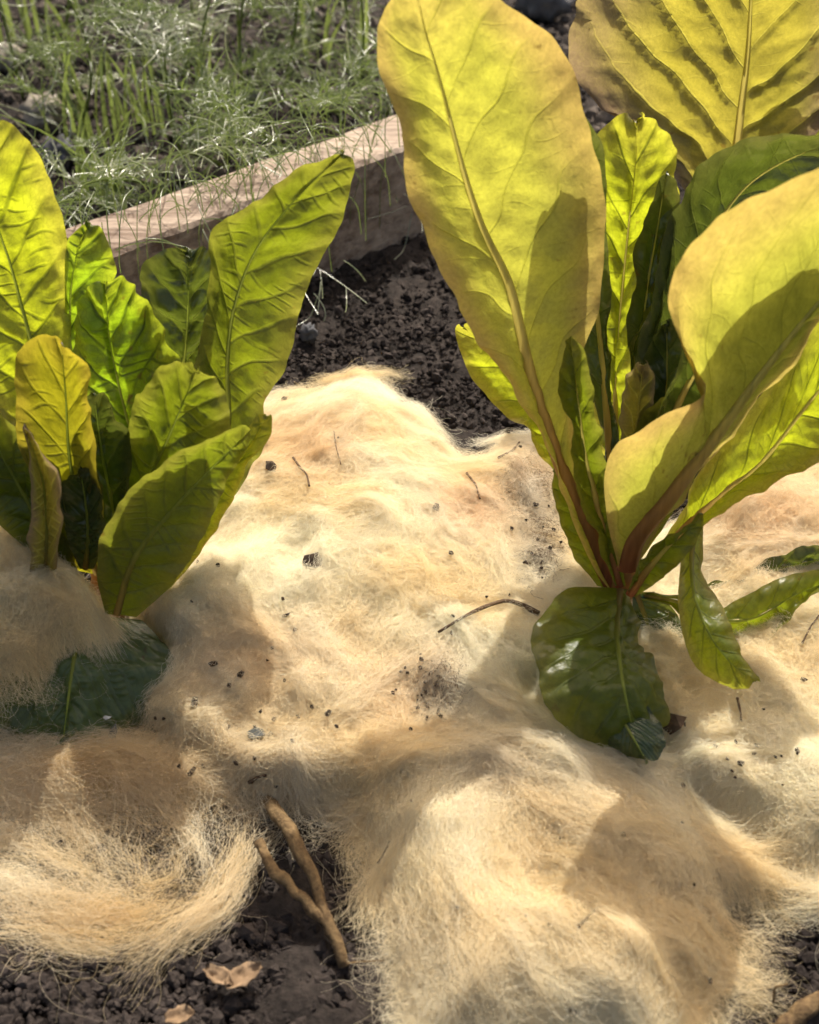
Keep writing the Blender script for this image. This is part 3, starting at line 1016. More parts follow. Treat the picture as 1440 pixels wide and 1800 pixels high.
# ------------------------------------------------------------------ lettuce leaves
def leaf(parent, mat, mid, left, right, ys, *, veinw=None, wobble=0.8, cup=(0.012, 0.012), veins=9, blister=0.0016, ruffle=0.003, rib=0.0034, seed=0,
         label=None, nu=51, nv=150, lean=0.62, ridge=0.55, ribmat=None):
    """mid/left/right: photo-pixel lines from base to tip; ys: depth (world y) along the midrib, base to tip;
    cup: how far each margin stands nearer (+) or farther (-) than the midrib, in metres"""
    tip = mid[-1]
    veinw = veinw or (1.6 if parent['label'].startswith('deep') else 1.0)
    M = catmull(mid, nv)
    fw = np.array(mid[-1], float) - np.array(mid[-2], float)
    fw /= np.linalg.norm(fw)
    tp = np.array(tip, float)

    def margin(e):
        last = np.array(e[-1], float)
        g = last - tp
        dist = np.linalg.norm(g)
        return catmull([tuple(q) for q in e] + [tuple(tp + .45 * g + fw * .20 * dist), tuple(tp + .03 * g)], nv)
    L = margin(list(left))
    R = margin(list(right))
    v = np.linspace(0, 1, nv)
    for E_, s_ in ((L, 1), (R, 2)):                 # uneven margins
        dirn = E_ - M
        jag = 0.05 * perlin(v * 7, 0 * v + seed * 1.7 + s_, 61) + 0.028 * perlin(v * 21, 0 * v + seed * 2.3 + s_, 62)
        E_ += dirn * (jag * smooth(.05, .3, v) * smooth(1.0, .9, v))[:, None]
    yk = np.interp(v, np.linspace(0, 1, len(ys)), ys)
    ker = np.ones(9) / 9
    yk = np.convolve(np.pad(yk, 4, mode='edge'), ker, 'valid')
    env = np.sin(np.pi * np.clip(v * 0.92 + 0.06, 0, 1)) ** 0.7
    u = np.linspace(-1, 1, nu)
    uu = np.sign(u) * np.abs(u) ** 1.35
    P = np.zeros((nv, nu, 3))
    for j, a in enumerate(uu):
        s = abs(a)
        E, c = (L, cup[0]) if a < 0 else (R, cup[1])
        q = M * (1 - s) + E * s
        y = yk - c * env * s ** 1.7
        P[:, j] = at_y(q[:, 0], q[:, 1], y)
    # metric blade coordinates for texture
    dl = np.linalg.norm(np.diff(P[:, nu // 2], axis=0), axis=1)
    sl = np.concatenate([[0], np.cumsum(dl)])
    wl = np.linalg.norm(P[:, 0] - P[:, nu // 2], axis=1)
    wr = np.linalg.norm(P[:, -1] - P[:, nu // 2], axis=1)
    W = np.where(uu[None, :] < 0, wl[:, None], wr[:, None]) * uu[None, :]
    S = np.broadcast_to(sl[:, None], W.shape)
    # lateral veins leave the midrib and sweep towards the tip
    sd_ = seed * 3.7
    side = np.where(uu < 0, 0.37, 0.0)[None, :]
    wob = 0.25 * perlin(S * 60 + sd_, W * 60 + sd_) + 0.5 * perlin(S * 18 + sd_, W * 18 + 5)
    ph = (S - lean * np.abs(W) ** 0.92) / (sl[-1] / veins) + side + wob * wobble
    dv = np.abs(ph - np.round(ph)) * (sl[-1] / veins)
    vein = np.exp(-(dv / (0.0011 * veinw)) ** 2) * smooth(1.0, 0.55, np.abs(uu))[None, :] * 0.9
    broad = np.exp(-(dv / 0.0030) ** 2)
    vein = np.maximum(vein, np.exp(-(W / 0.0016) ** 2))
    ph2 = (S + 0.35 * np.abs(W)) / (sl[-1] / veins) * 3.1 + side * 2 + 0.9 * perlin(S * 45 + 9, W * 45 + sd_)
    dv2 = np.abs(ph2 - np.round(ph2)) * (sl[-1] / veins) / 3.1
    vein2 = np.exp(-(dv2 / (0.0010 * veinw)) ** 2) * smooth(-0.1, 0.5, perlin(S * 70 + 3, W * 70 + sd_)) * smooth(1.0, 0.7, np.abs(uu))[None, :]
    vein = np.maximum(vein * (0.65 + 0.35 * smooth(-.4, .4, perlin(S * 40, W * 40 + sd_))), 0.75 * vein2)
    lat_at = np.stack([ph, ph2, np.full_like(ph, sl[-1] / veins)], -1).reshape(-1, 3)
    msk_at = np.stack([smooth(1.0, 0.6, np.abs(uu))[None, :] * (0.6 + 0.4 * smooth(-.4, .4, perlin(S * 40, W * 40 + sd_))),
                       (0.8 if veinw > 1.2 else 0.3) * smooth(-0.15, 0.45, perlin(S * 70 + 3, W * 70 + sd_)) * smooth(1.0, 0.75, np.abs(uu))[None, :],
                       np.full_like(ph, veinw)], -1).reshape(-1, 3)
    bl = fbm(S * 75 + sd_, W * 75 + sd_, 7, 3)
    dU = np.gradient(P, axis=1)
    dV = np.gradient(P, axis=0)
    nn = np.cross(dU, dV)
    nn /= np.linalg.norm(nn, axis=2)[..., None] + 1e-12
    flip = np.sign((nn * (CAM - P)).sum(2).mean()) or 1
    nn = nn * flip
    body = smooth(0.0, 0.12, np.abs(uu))[None, :] * smooth(0.02, 0.2, v)[:, None]
    edg = smooth(0.45, 1.0, np.abs(uu))[None, :] * np.ones((nv, 1))
    disp = body * (blister * (bl * 0.9 - ridge * broad + 0.3) + blister * 1.1 * fbm(S * 28, W * 28, 17 + seed, 2)) \
        + ruffle * edg * body * fbm(S * 36 + sd_, np.sign(W) * 3 + 0 * S, 23, 2)
    P = P + nn * disp[..., None]
    edge_attr = np.maximum(smooth(0.40, 1.0, np.abs(uu))[None, :] * np.ones((nv, 1)), smooth(0.80, 1.0, v)[:, None] * np.ones((1, nu)))
    fcs = grid_faces(nv, nu)
    ribr = rib * np.clip(0.95 - v, 0, 1) ** 1.1 + 0.00012
    if parent['label'].startswith('deep') or 8 <= seed <= 13:
        rib *= 0.62
        ribmat = RIBG
        ribr = rib * np.clip(0.95 - v, 0, 1) ** 1.1 + 0.00012
    if rib > 0:
        near_rib = ((np.abs(W) < ribr[:, None] * 0.8) & (v < 0.93)[:, None]).ravel()
        fcs = fcs[~near_rib[fcs].all(1)]
    o = mesh_obj('leaf', P.reshape(-1, 3), fcs, mat, parent,
                 attrs={'lateral': lat_at, 'vein_mask': msk_at, 'edge': edge_attr.ravel(), 'blade': np.stack([W + seed * 0.37, S + seed * 0.61, 0 * S], -1).reshape(-1, 3)})
    if label:
        o['label'] = label
    if rib > 0:
        c = nu // 2
        e_ = int(nv * 0.94)
        path = P[:e_:2, c]
        vv = v[:e_:2]
        ax = np.gradient(path, axis=0)
        ax /= np.linalg.norm(ax, axis=1)[:, None] + 1e-12
        nc = nn[:e_:2, c] - (nn[:e_:2, c] * ax).sum(1)[:, None] * ax
        nc /= np.linalg.norm(nc, axis=1)[:, None] + 1e-12
        bb_ = np.cross(ax, nc)
        an = np.linspace(-0.15, np.pi + 0.15, 9)
        rr = ribr[:e_:2][:, None, None]
        ring = path[:, None, :] + rr * (np.cos(an)[None, :, None] * bb_[:, None, :] + 0.6 * np.sin(an)[None, :, None] * nc[:, None, :])
        mesh_obj('midrib', ring.reshape(-1, 3), grid_faces(len(path), 9), ribmat or RIB, o, attrs={'along': np.repeat(vv, 9)})
    return o


def stem_stub(parent, loc, r=0.012, h=0.03):
    z = np.linspace(-0.02, h, 8)
    path = np.stack([0 * z + loc[0], 0 * z + loc[1], z + loc[2]], -1)
    v, f = tube(path, np.linspace(r, r * 0.55, 8) * (1 + 0.1 * np.sin(np.arange(8) * 2.1)), 12)
    mesh_obj('stem', v, f, RIB, parent, attrs={'along': np.full(len(v), 0.2)})


# ---- right-hand lettuce
rb = at_y(1092.0, 1035.0, -0.042)
RP = empty('lettuce', rb)
tag(RP, 'yellow green lettuce with tall bronze edged leaves right of the wool mound', 'lettuce', 'lettuce plants in the bed')
stem_stub(RP, rb + np.array([0, 0.004, -0.02]))

leaf(RP, LEAF_Y, [(1082, 1035), (1065, 1000), (1020, 900), (975, 790), (930, 645), (895, 500), (848, 399), (814, 296), (774, 142), (740, 20), (735, -60)],
     [(1070, 1035), (1045, 1000), (1000, 900), (955, 790), (905, 690), (850, 600), (808, 541), (774, 473), (734, 387), (705, 285), (685, 171), (663, 70), (680, 10), (705, -30)],
     [(1095, 1030), (1082, 1000), (1050, 920), (1015, 830), (1010, 740), (1022, 640), (1052, 540), (1066, 440), (1067, 350), (1050, 250), (1010, 140), (960, 55), (895, 5), (820, -50)],
     [-.042, -.03, -.012, .004, .014, .020], cup=(.010, -.004), veins=11, seed=1, rib=.0040, blister=.0011, ruffle=.0035,
     label='tall broad pale yellow leaf with bronze margin')
leaf(RP, LEAF_L, [(1070, 1010), (1010, 880), (960, 770), (905, 680), (850, 610), (815, 575)],
     [(1060, 1010), (985, 850), (930, 760), (870, 715), (830, 665), (808, 610)],
     [(1078, 1000), (1030, 860), (990, 760), (950, 680), (890, 600), (840, 565)],
     [-.038, -.018, .0, .012, .020], cup=(.004, -.004), veins=7, seed=2, rib=.002)
leaf(RP, LEAF_G, [(1090, 1030), (1062, 930), (1032, 810), (1016, 700), (1002, 592)],
     [(1082, 1030), (1040, 930), (1004, 830), (1000, 750), (982, 700), (984, 630)],
     [(1100, 1030), (1084, 930), (1064, 810), (1048, 710), (1030, 620)],
     [-.047, -.042, -.036, -.030, -.026], cup=(.006, .006), veins=7, seed=3, rib=.0022, ruffle=.001)
leaf(RP, LEAF_L, [(1090, 1020), (1084, 850), (1082, 700), (1090, 560), (1105, 400), (1118, 280), (1120, 208)],
     [(1082, 1020), (1066, 850), (1046, 700), (1035, 560), (1030, 400), (1035, 270), (1075, 212)],
     [(1098, 1020), (1098, 850), (1105, 720), (1130, 580), (1165, 430), (1192, 320), (1178, 245)],
     [-.036, -.012, .015, .034, .046, .055], cup=(-.012, .016), veins=11, seed=4, rib=.0020, blister=.0028,
     label='sunlit blistered lime leaf behind the tall leaf')
leaf(RP, LEAF_D, [(1104, 960), (1118, 800), (1124, 660), (1136, 520), (1156, 400), (1172, 300)],  # dark blade stands in for the shaded right side of the lime leaf
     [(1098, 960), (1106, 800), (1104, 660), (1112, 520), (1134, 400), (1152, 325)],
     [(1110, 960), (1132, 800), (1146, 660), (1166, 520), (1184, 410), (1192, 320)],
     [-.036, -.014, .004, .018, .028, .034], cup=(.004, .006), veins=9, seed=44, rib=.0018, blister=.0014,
     label='added narrow dark blade standing for shade on the lime leaf')
leaf(RP, LEAF_D, [(1100, 1000), (1130, 820), (1172, 640), (1225, 470), (1305, 335), (1415, 268), (1500, 258)],  # dark material puts this leaf's shade into its colour
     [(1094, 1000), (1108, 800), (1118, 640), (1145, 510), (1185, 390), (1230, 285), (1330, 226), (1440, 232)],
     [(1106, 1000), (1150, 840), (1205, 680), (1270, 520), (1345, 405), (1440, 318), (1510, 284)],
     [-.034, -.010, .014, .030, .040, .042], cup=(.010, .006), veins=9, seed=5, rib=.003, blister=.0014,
     label='leaf arching to the right, shade put into its dark colour')
leaf(RP, LEAF_Y, [(1102, 1000), (1118, 950), (1170, 885), (1215, 825), (1275, 745), (1345, 650), (1440, 530), (1540, 420)],
     [(1088, 1000), (1066, 900), (1072, 805), (1150, 740), (1232, 690), (1212, 640), (1185, 585), (1174, 520), (1190, 455), (1250, 385), (1340, 335), (1440, 292), (1530, 270)],
     [(1116, 1000), (1150, 945), (1200, 880), (1240, 815), (1305, 735), (1375, 655), (1450, 550), (1545, 470)],
     [-.050, -.052, -.052, -.046, -.040], cup=(.004, -.010), veins=8, seed=6, rib=.0046, blister=.0010, ruffle=.002,
     label='broad yellow leaf on the right with a dark reddish midrib')
leaf(RP, LEAF_L, [(1125, 1030), (1190, 945), (1260, 875), (1335, 815), (1395, 742), (1450, 675), (1560, 560)],
     [(1118, 1025), (1180, 930), (1208, 885), (1225, 845), (1270, 780), (1340, 690), (1440, 552), (1530, 450)],
     [(1132, 1035), (1200, 965), (1240, 935), (1285, 892), (1370, 848), (1450, 805), (1560, 660)],
     [-.042, -.034, -.026, -.020, -.014], cup=(-.010, .014), veins=9, seed=7, rib=.003, blister=.0016,
     label='sunlit lime leaf reaching out to the right')
leaf(RP, LEAF_G, [(1090, 1035), (1088, 1070), (1085, 1110), (1092, 1180), (1105, 1250), (1120, 1318)],
     [(1062, 1032), (995, 1036), (955, 1080), (937, 1130), (944, 1195), (968, 1250), (1015, 1296), (1070, 1318)],
     [(1104, 1036), (1112, 1070), (1120, 1110), (1140, 1160), (1168, 1220), (1176, 1270), (1150, 1310)],
     [-.046, -.068, -.094, -.112, -.122, -.124], cup=(.002, -.006), veins=8, seed=8, rib=.0026, blister=.0022, ruffle=.001,
     label='rounded olive leaf drooping over the wool at the front')
leaf(RP, LEAF_D, [(1120, 1045), (1140, 1100), (1165, 1170), (1190, 1255)],
     [(1112, 1045), (1113, 1100), (1128, 1170), (1160, 1235)],
     [(1150, 1040), (1190, 1080), (1206, 1150), (1215, 1215)],
     [-.048, -.060, -.080, -.096], cup=(.0, .0), veins=8, seed=9, rib=.002, blister=.0030, label='crumpled dark glossy small leaf')
leaf(RP, LEAF_D, [(1080, 1240), (1100, 1275), (1115, 1300), (1135, 1335)],
     [(1040, 1245), (1045, 1275), (1060, 1305), (1090, 1328)],
     [(1130, 1230), (1160, 1265), (1172, 1300), (1165, 1328)],
     [-.112, -.122, -.130, -.136], cup=(.0, .0), veins=6, seed=10, rib=.0014, blister=.0014, label='grey blue leaf tip lying on the wool')
leaf(RP, LEAF_L, [(1222, 925), (1216, 980), (1222, 1050), (1250, 1120), (1290, 1170), (1328, 1198)],
     [(1212, 928), (1198, 970), (1194, 1040), (1200, 1120), (1230, 1180), (1285, 1206)],
     [(1236, 925), (1238, 975), (1248, 1035), (1275, 1085), (1305, 1140), (1322, 1175)],
     [-.046, -.062, -.080, -.094, -.102, -.104], cup=(.002, -.006), veins=8, seed=11, rib=.002, blister=.0010,
     label='narrow leaf bent down onto the wool')
leaf(RP, LEAF_G, [(1120, 1045), (1200, 1060), (1270, 1090), (1330, 1085), (1400, 1045), (1500, 1005)],
     [(1118, 1040), (1200, 1045), (1262, 1066), (1330, 1036), (1385, 1010), (1460, 1000)],
     [(1122, 1052), (1200, 1075), (1290, 1150), (1318, 1165), (1350, 1130), (1430, 1050)],
     [-.046, -.060, -.066, -.060, -.050, -.044], cup=(-.006, .010), veins=8, seed=12, rib=.002, blister=.0016)
leaf(RP, LEAF_D, [(1220, 1040), (1320, 1015), (1400, 992), (1500, 975)],
     [(1220, 1035), (1320, 1005), (1385, 978), (1450, 962)],
     [(1220, 1045), (1320, 1025), (1400, 1006), (1470, 990)],
     [-.036, -.032, -.030, -.028], cup=(.0, .0), veins=8, seed=13, rib=.0015, blister=.0030, label='crinkled dark green leaf edge')
leaf(RP, LEAF_B, [(1102, 900), (1112, 800), (1122, 720), (1130, 642)],
     [(1096, 900), (1092, 800), (1090, 730), (1100, 665)],
     [(1110, 900), (1132, 800), (1148, 720), (1150, 665)],
     [-.036, -.026, -.018, -.014], cup=(.006, .006), veins=6, seed=14, rib=.0018)
leaf(RP, LEAF_D, [(1108, 930), (1140, 800), (1170, 690), (1172, 562)],
     [(1100, 930), (1122, 800), (1140, 690), (1142, 600)],
     [(1116, 930), (1165, 810), (1225, 720), (1222, 620)],
     [-.036, -.018, -.004, .004], cup=(.004, .012), veins=7, seed=15, rib=.002)
leaf(RP, LEAF_G, [(1108, 1045), (1140, 1000), (1180, 955), (1236, 903)],
     [(1104, 1040), (1116, 995), (1150, 955), (1200, 918)],
     [(1116, 1050), (1160, 1020), (1200, 985), (1232, 930)],
     [-.048, -.056, -.058, -.054], cup=(.004, .004), veins=6, seed=16, rib=.0022)
leaf(RP, LEAF_G, [(1070, 1035), (1030, 960), (1000, 890), (976, 822)],
     [(1050, 1030), (1008, 970), (980, 900), (972, 850)],
     [(1085, 1035), (1055, 970), (1020, 890), (990, 840)],
     [-.042, -.036, -.030, -.026], cup=(.002, .002), veins=6, seed=17, rib=.0018)
leaf(RP, LEAF_G, [(1104, 1000), (1125, 880), (1170, 770), (1215, 690)],  # unseen inner leaf, added to shade the yellow leaf's lower wing
     [(1092, 1000), (1078, 880), (1092, 790), (1150, 715)],
     [(1116, 1000), (1190, 890), (1245, 800), (1255, 720)],
     [-.040, -.032, -.026, -.022], cup=(.002, .002), veins=6, seed=18, rib=.0018)

# ---- left-hand lettuce
lb = at_y(190.0, 1010.0, -0.034)
LP = empty('lettuce', lb)
tag(LP, 'deep green lettuce with paddle shaped leaves left of the wool mound', 'lettuce', 'lettuce plants in the bed')
stem_stub(LP, lb + np.array([0, 0.0, -0.015]))
leaf(LP, LEAF_L, [(150, 980), (110, 800), (60, 620), (20, 470), (-20, 340), (-20, 215)],
     [(140, 980), (60, 820), (-30, 680), (-90, 540), (-130, 380), (-90, 250)],
     [(160, 980), (140, 780), (126, 600), (124, 480), (112, 395), (78, 290), (35, 232)],
     [-.034, -.020, -.004, .008, .014, .016], cup=(.004, -.006), veins=10, seed=21, rib=.003, blister=.0022, label='tall glowing yellow green leaf at the edge')
leaf(LP, LEAF_M, [(160, 960), (135, 760), (124, 600), (126, 500), (140, 430), (158, 392)],
     [(152, 960), (128, 760), (116, 600), (114, 500), (120, 420)],
     [(168, 960), (150, 770), (145, 600), (190, 510), (204, 470), (185, 415)],
     [-.030, -.014, .002, .012, .018], cup=(.0, -.006), veins=9, seed=22, rib=.0022, blister=.0026)
leaf(LP, LEAF_M, [(240, 950), (250, 870), (235, 780), (212, 690), (192, 590), (186, 496)],
     [(225, 950), (200, 860), (160, 760), (132, 650), (132, 560), (155, 508)],
     [(252, 950), (285, 850), (320, 760), (326, 690), (305, 605), (250, 525)],
     [-.030, -.026, -.016, -.006, .002, .004], cup=(-.006, .006), veins=9, seed=23, rib=.0024, blister=.0030, label='blistered leaf half in shade')
leaf(LP, LEAF_G, [(340, 960), (385, 850), (402, 740), (400, 640), (412, 540), (450, 440), (520, 350), (606, 268)],
     [(325, 960), (340, 850), (330, 760), (328, 690), (352, 600), (368, 500), (366, 405), (440, 355), (530, 300)],
     [(355, 960), (420, 860), (468, 770), (464, 705), (494, 655), (514, 585), (545, 495), (600, 395), (624, 300)],
     [-.030, -.018, -.004, .008, .018, .026, .030], cup=(.004, -.004), veins=12, seed=24, rib=.0026, blister=.0014, label='tall leaning leaf with a shaded tip')
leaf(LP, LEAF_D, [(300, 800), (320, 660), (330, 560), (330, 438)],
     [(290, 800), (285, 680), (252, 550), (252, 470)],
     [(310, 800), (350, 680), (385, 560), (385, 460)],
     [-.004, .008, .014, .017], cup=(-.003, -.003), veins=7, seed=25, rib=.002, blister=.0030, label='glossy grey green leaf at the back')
leaf(LP, LEAF_O, [(170, 1010), (140, 900), (122, 800), (116, 700), (108, 598)],
     [(120, 1000), (70, 900), (40, 790), (22, 680), (40, 612)],
     [(190, 1000), (182, 920), (166, 830), (160, 720), (156, 650)],
     [-.044, -.044, -.042, -.038, -.034], cup=(.008, .010), veins=7, seed=26, rib=.0024, blister=.0008, label='smooth olive leaf with a sunlit right half')
leaf(LP, LEAF_G, [(220, 960), (255, 860), (300, 760), (348, 645)],
     [(205, 950), (212, 840), (232, 720), (275, 650)],
     [(240, 960), (335, 890), (400, 800), (404, 712)],
     [-.036, -.033, -.031, -.030], cup=(.002, .0), veins=7, seed=27, rib=.002, blister=.0020)
leaf(LP, LEAF_G, [(205, 1080), (235, 985), (300, 900), (370, 825), (442, 754)],
     [(185, 1080), (170, 1000), (176, 935), (205, 885), (290, 804), (370, 762)],
     [(240, 1085), (300, 1030), (350, 955), (400, 850), (436, 790)],
     [-.064, -.062, -.056, -.052, -.050], cup=(.006, .004), veins=9, seed=28, rib=.0026, blister=.0010, label='broad shaded olive leaf at the front')
leaf(LP, LEAF_L, [(260, 1060), (330, 950), (390, 850), (440, 780), (470, 730)],
     [(250, 1060), (310, 950), (365, 850), (410, 770)],
     [(280, 1060), (375, 940), (402, 890), (440, 815), (474, 770)],
     [-.046, -.040, -.034, -.030, -.028], cup=(.002, .002), veins=8, seed=29, rib=.002)
leaf(LP, LEAF_G, [(120, 1010), (70, 920), (20, 830), (-50, 700)],
     [(100, 1010), (20, 940), (-60, 860), (-100, 760)],
     [(140, 1010), (95, 910), (55, 820), (10, 730)],
     [-.050, -.050, -.046, -.040], cup=(.004, .002), veins=8, seed=30, rib=.0024)
leaf(LP, LEAF_B, [(80, 1010), (82, 930), (74, 840), (42, 745)],
     [(52, 1005), (56, 930), (52, 850), (38, 780)],
     [(100, 1000), (106, 930), (98, 850), (62, 762)],
     [-.066, -.066, -.062, -.056], cup=(.010, .010), veins=6, seed=31, rib=.0012, blister=.0006, label='rolled pale leaf with a pink edge')
leaf(LP, LEAF_W, [(150, 1080), (130, 1160), (120, 1230), (110, 1310)],
     [(40, 1090), (-20, 1160), (-50, 1230), (0, 1285)],
     [(250, 1090), (300, 1150), (312, 1215), (300, 1262), (190, 1296)],
     [-.056, -.088, -.104, -.116], cup=(.0, .0), veins=9, seed=32, rib=.002, blister=.0026, label='blue green leaf lying under the wool')

leaf(LP, LEAF_D, [(210, 990), (200, 900), (180, 800), (165, 690)],
     [(200, 990), (165, 900), (130, 800), (135, 720)],
     [(222, 990), (240, 900), (230, 800), (200, 710)],
     [-.040, -.037, -.034, -.031], cup=(.003, .003), veins=7, seed=33, rib=.002, blister=.0018)
leaf(LP, LEAF_G, [(110, 1020), (80, 930), (40, 840), (10, 750)],
     [(95, 1020), (30, 940), (-20, 850), (-30, 780)],
     [(130, 1015), (130, 930), (100, 840), (50, 765)],
     [-.046, -.046, -.043, -.040], cup=(.004, .004), veins=7, seed=34, rib=.002, blister=.0018)
leaf(LP, LEAF_D, [(150, 1000), (155, 940), (150, 880), (140, 820)],
     [(140, 1000), (120, 950), (110, 890), (118, 840)],
     [(165, 1000), (185, 950), (188, 890), (168, 835)],
     [-.050, -.050, -.048, -.046], cup=(.004, .004), veins=7, seed=35, rib=.002, blister=.0018)

# ---- lettuce behind, top right
bb = at_y(1240.0, 590.0, 0.21)
BP = empty('lettuce', bb)
tag(BP, 'bronzed wrinkled lettuce leaf standing behind the yellow lettuce at the top edge', 'lettuce', 'lettuce plants in the bed')
stem_stub(BP, bb)
leaf(BP, LEAF_B, [(1248, 585), (1275, 400), (1290, 300), (1302, 200), (1314, 100), (1320, 0), (1326, -170)],
     [(1236, 585), (1248, 430), (1235, 340), (1190, 300), (1110, 225), (1050, 190), (1008, 90), (1025, 0), (1150, -120)],
     [(1260, 585), (1300, 420), (1335, 320), (1420, 260), (1490, 150), (1510, 0), (1450, -110)],
     [bb[1], bb[1] + .006, bb[1] + .014, bb[1] + .018, bb[1] + .018, bb[1] + .014], cup=(.014, .020), veins=10, seed=41, rib=.0052, blister=.0020, ruffle=.005, ridge=2.0, wobble=0.5,
     label='wrinkled bronze leaf with a thick pale midrib', lean=0.62)
leaf(BP, LEAF_G, [(1258, 590), (1290, 430), (1330, 300), (1390, 180), (1450, 40), (1500, -60)],
     [(1248, 590), (1275, 430), (1310, 290), (1340, 160), (1380, 20), (1440, -50)],
     [(1268, 590), (1310, 430), (1370, 320), (1450, 230), (1520, 100), (1540, 0)],
     [bb[1], bb[1] + .02, bb[1] + .04, bb[1] + .05, bb[1] + .06], cup=(.004, .004), veins=8, seed=42, rib=.003, blister=.0024)
leaf(RP, LEAF_D, [(1085, 1000), (1072, 800), (1055, 600), (1030, 390), (1012, 195)],  # unseen leaf, shaped and darkened to cast a shadow on the tall leaf
     [(1078, 1000), (1062, 800), (1022, 600), (970, 400), (960, 280)],
     [(1092, 1000), (1085, 800), (1074, 600), (1068, 400), (1060, 260)],
     [-.034, -.006, .016, .021, .022], cup=(-.002, .002), veins=9, seed=19, rib=.0024)
leaf(RP, LEAF_D, [(1108, 990), (1180, 740), (1275, 570), (1385, 430), (1500, 325)],  # hidden leaf added behind the broad yellow leaf to throw shade on it
     [(1100, 980), (1150, 740), (1225, 560), (1290, 410), (1370, 335)],
     [(1116, 1000), (1200, 790), (1290, 660), (1390, 540), (1500, 430)],
     [-.037, -.031, -.027, -.025, -.025], cup=(.002, .002), veins=9, seed=20, rib=.0024)

# ------------------------------------------------------------------ wad of wool draped over the left lettuce
_wx, _wy = to_px(np.stack([GX, GY, np.full_like(GX, 0.036)], -1))
WSD = poly_sd(_wx + warp, _wy + warp * .5, TUFTS['wad'])
wc = wool_z(60.0, 1110.0)
wlift = smooth(-5, 70, WSD)
HW = 0.026 + 0.036 * wlift ** 0.85 + 0.005 * fbm(GX * 40, GY * 40, 101, 3) + 0.007 * np.exp(-((WSD - 22) / 14) ** 2)
_wl = make_locks(WSD - 14, 70, 9, length=(.015, .040), curl=.35)
_fx = []
for k_, rep_ in ((0, 12),):
    for _ in range(rep_):
        q_ = catmull(SWEEP['wad'][k_], 17) + _r.normal(0, 9, 2)
        _fx.append(at_z(q_[:, 0], q_[:, 1], .052)[:, :2])
_wl = np.concatenate([_wl, np.array(_fx)])
WADLOCKS = (_wl, _r.uniform(.0028, .0060, len(_wl)), np.where(np.arange(len(_wl)) < 70, _r.uniform(.001, .004, len(_wl)), _r.uniform(.005, .010, len(_wl))))
HW = HW + stamp(*WADLOCKS)
tuft('grey cream wool wad draped over the left lettuce', WSD, 9000, 6, (60, 1110), Hs=HW, thick=False, locks=WADLOCKS, lift=0.005, length=(0.010, 0.03), spread=1.3,
     tint=np.broadcast_to(np.array([0.84, 0.73, 0.47]), TINT.shape) * (0.85 + 0.3 * smooth(-.5, .5, fbm(GX * 60, GY * 60, 111, 3)))[..., None])

# ------------------------------------------------------------------ roots and twigs
def branch(name, paths, mat, label, cat, part='stem', group=None, sides=10):
    """paths: list of (points, r0, r1, part name)"""
    root = empty(name, paths[0][0][0])
    tag(root, label, cat, group)
    for k, (pts, r0, r1, pn) in enumerate(paths):
        p = catmull3(pts, 26)
        s = np.linspace(0, 1, 26)
        rr = (r0 * (1 - s) + r1 * s) * (1 + 0.30 * perlin(s * 8, k * 3.1 + 0 * s, 3) + 0.12 * perlin(s * 30, k * 1.1 + 0 * s, 4))
        if r0 > .002:
            p[1:-1] += 0.0012 * np.stack([perlin(s * 7, 0 * s + k, 91), perlin(s * 7, 0 * s + k, 92), perlin(s * 7, 0 * s + k, 93)], -1)[1:-1]
        v, f = tube(p, rr, sides)
        mesh_obj(pn, v, f, mat, root)
    return root


def catmull3(pts, n):
    p = np.asarray(pts, float)
    seg = np.linalg.norm(np.diff(p, axis=0), axis=1) + 1e-9
    s = np.concatenate([[0], np.cumsum(seg)]) / seg.sum()
    t = np.linspace(0, 1, n)
    out = np.stack([np.interp(t, s, p[:, i]) for i in range(3)], -1)
    for _ in range(3):
        out[1:-1] = 0.25 * out[:-2] + 0.5 * out[1:-1] + 0.25 * out[2:]
    return out


def zpath(pts):
    return [at_z(float(a), float(b), z) for a, b, z in pts]


branch('forked_root', [
    (zpath([(455, 1385, .004), (505, 1455, .014), (540, 1520, .014), (565, 1580, .012), (585, 1640, .008), (605, 1700, .003)]), .0036, .0019, 'root'),
    (zpath([(455, 1480, .012), (480, 1530, .014), (520, 1565, .014), (560, 1610, .010), (585, 1645, .007)]), .0022, .0018, 'side_root'),
    (zpath([(600, 1695, .004), (640, 1690, .006), (680, 1688, .006)]), .0005, .0002, 'rootlet'),
], ROOT, 'knobbly brown forked root poking from the wool at the front', 'root')
branch('woody_stick', [(zpath([(1350, 1830, .004), (1420, 1770, .006), (1500, 1720, .008)]), .0036, .003, 'shaft'),
                       (zpath([(1360, 1760, .006), (1362, 1735, .012), (1385, 1730, .014)]), .0005, .0004, 'twig')],
       ROOT, 'brown stick lying on soil at the bottom right corner', 'stick')


def wpath(pts, up=0.003):
    return [wool_z(float(a), float(b)) + np.array([0, 0, up]) for a, b in pts]


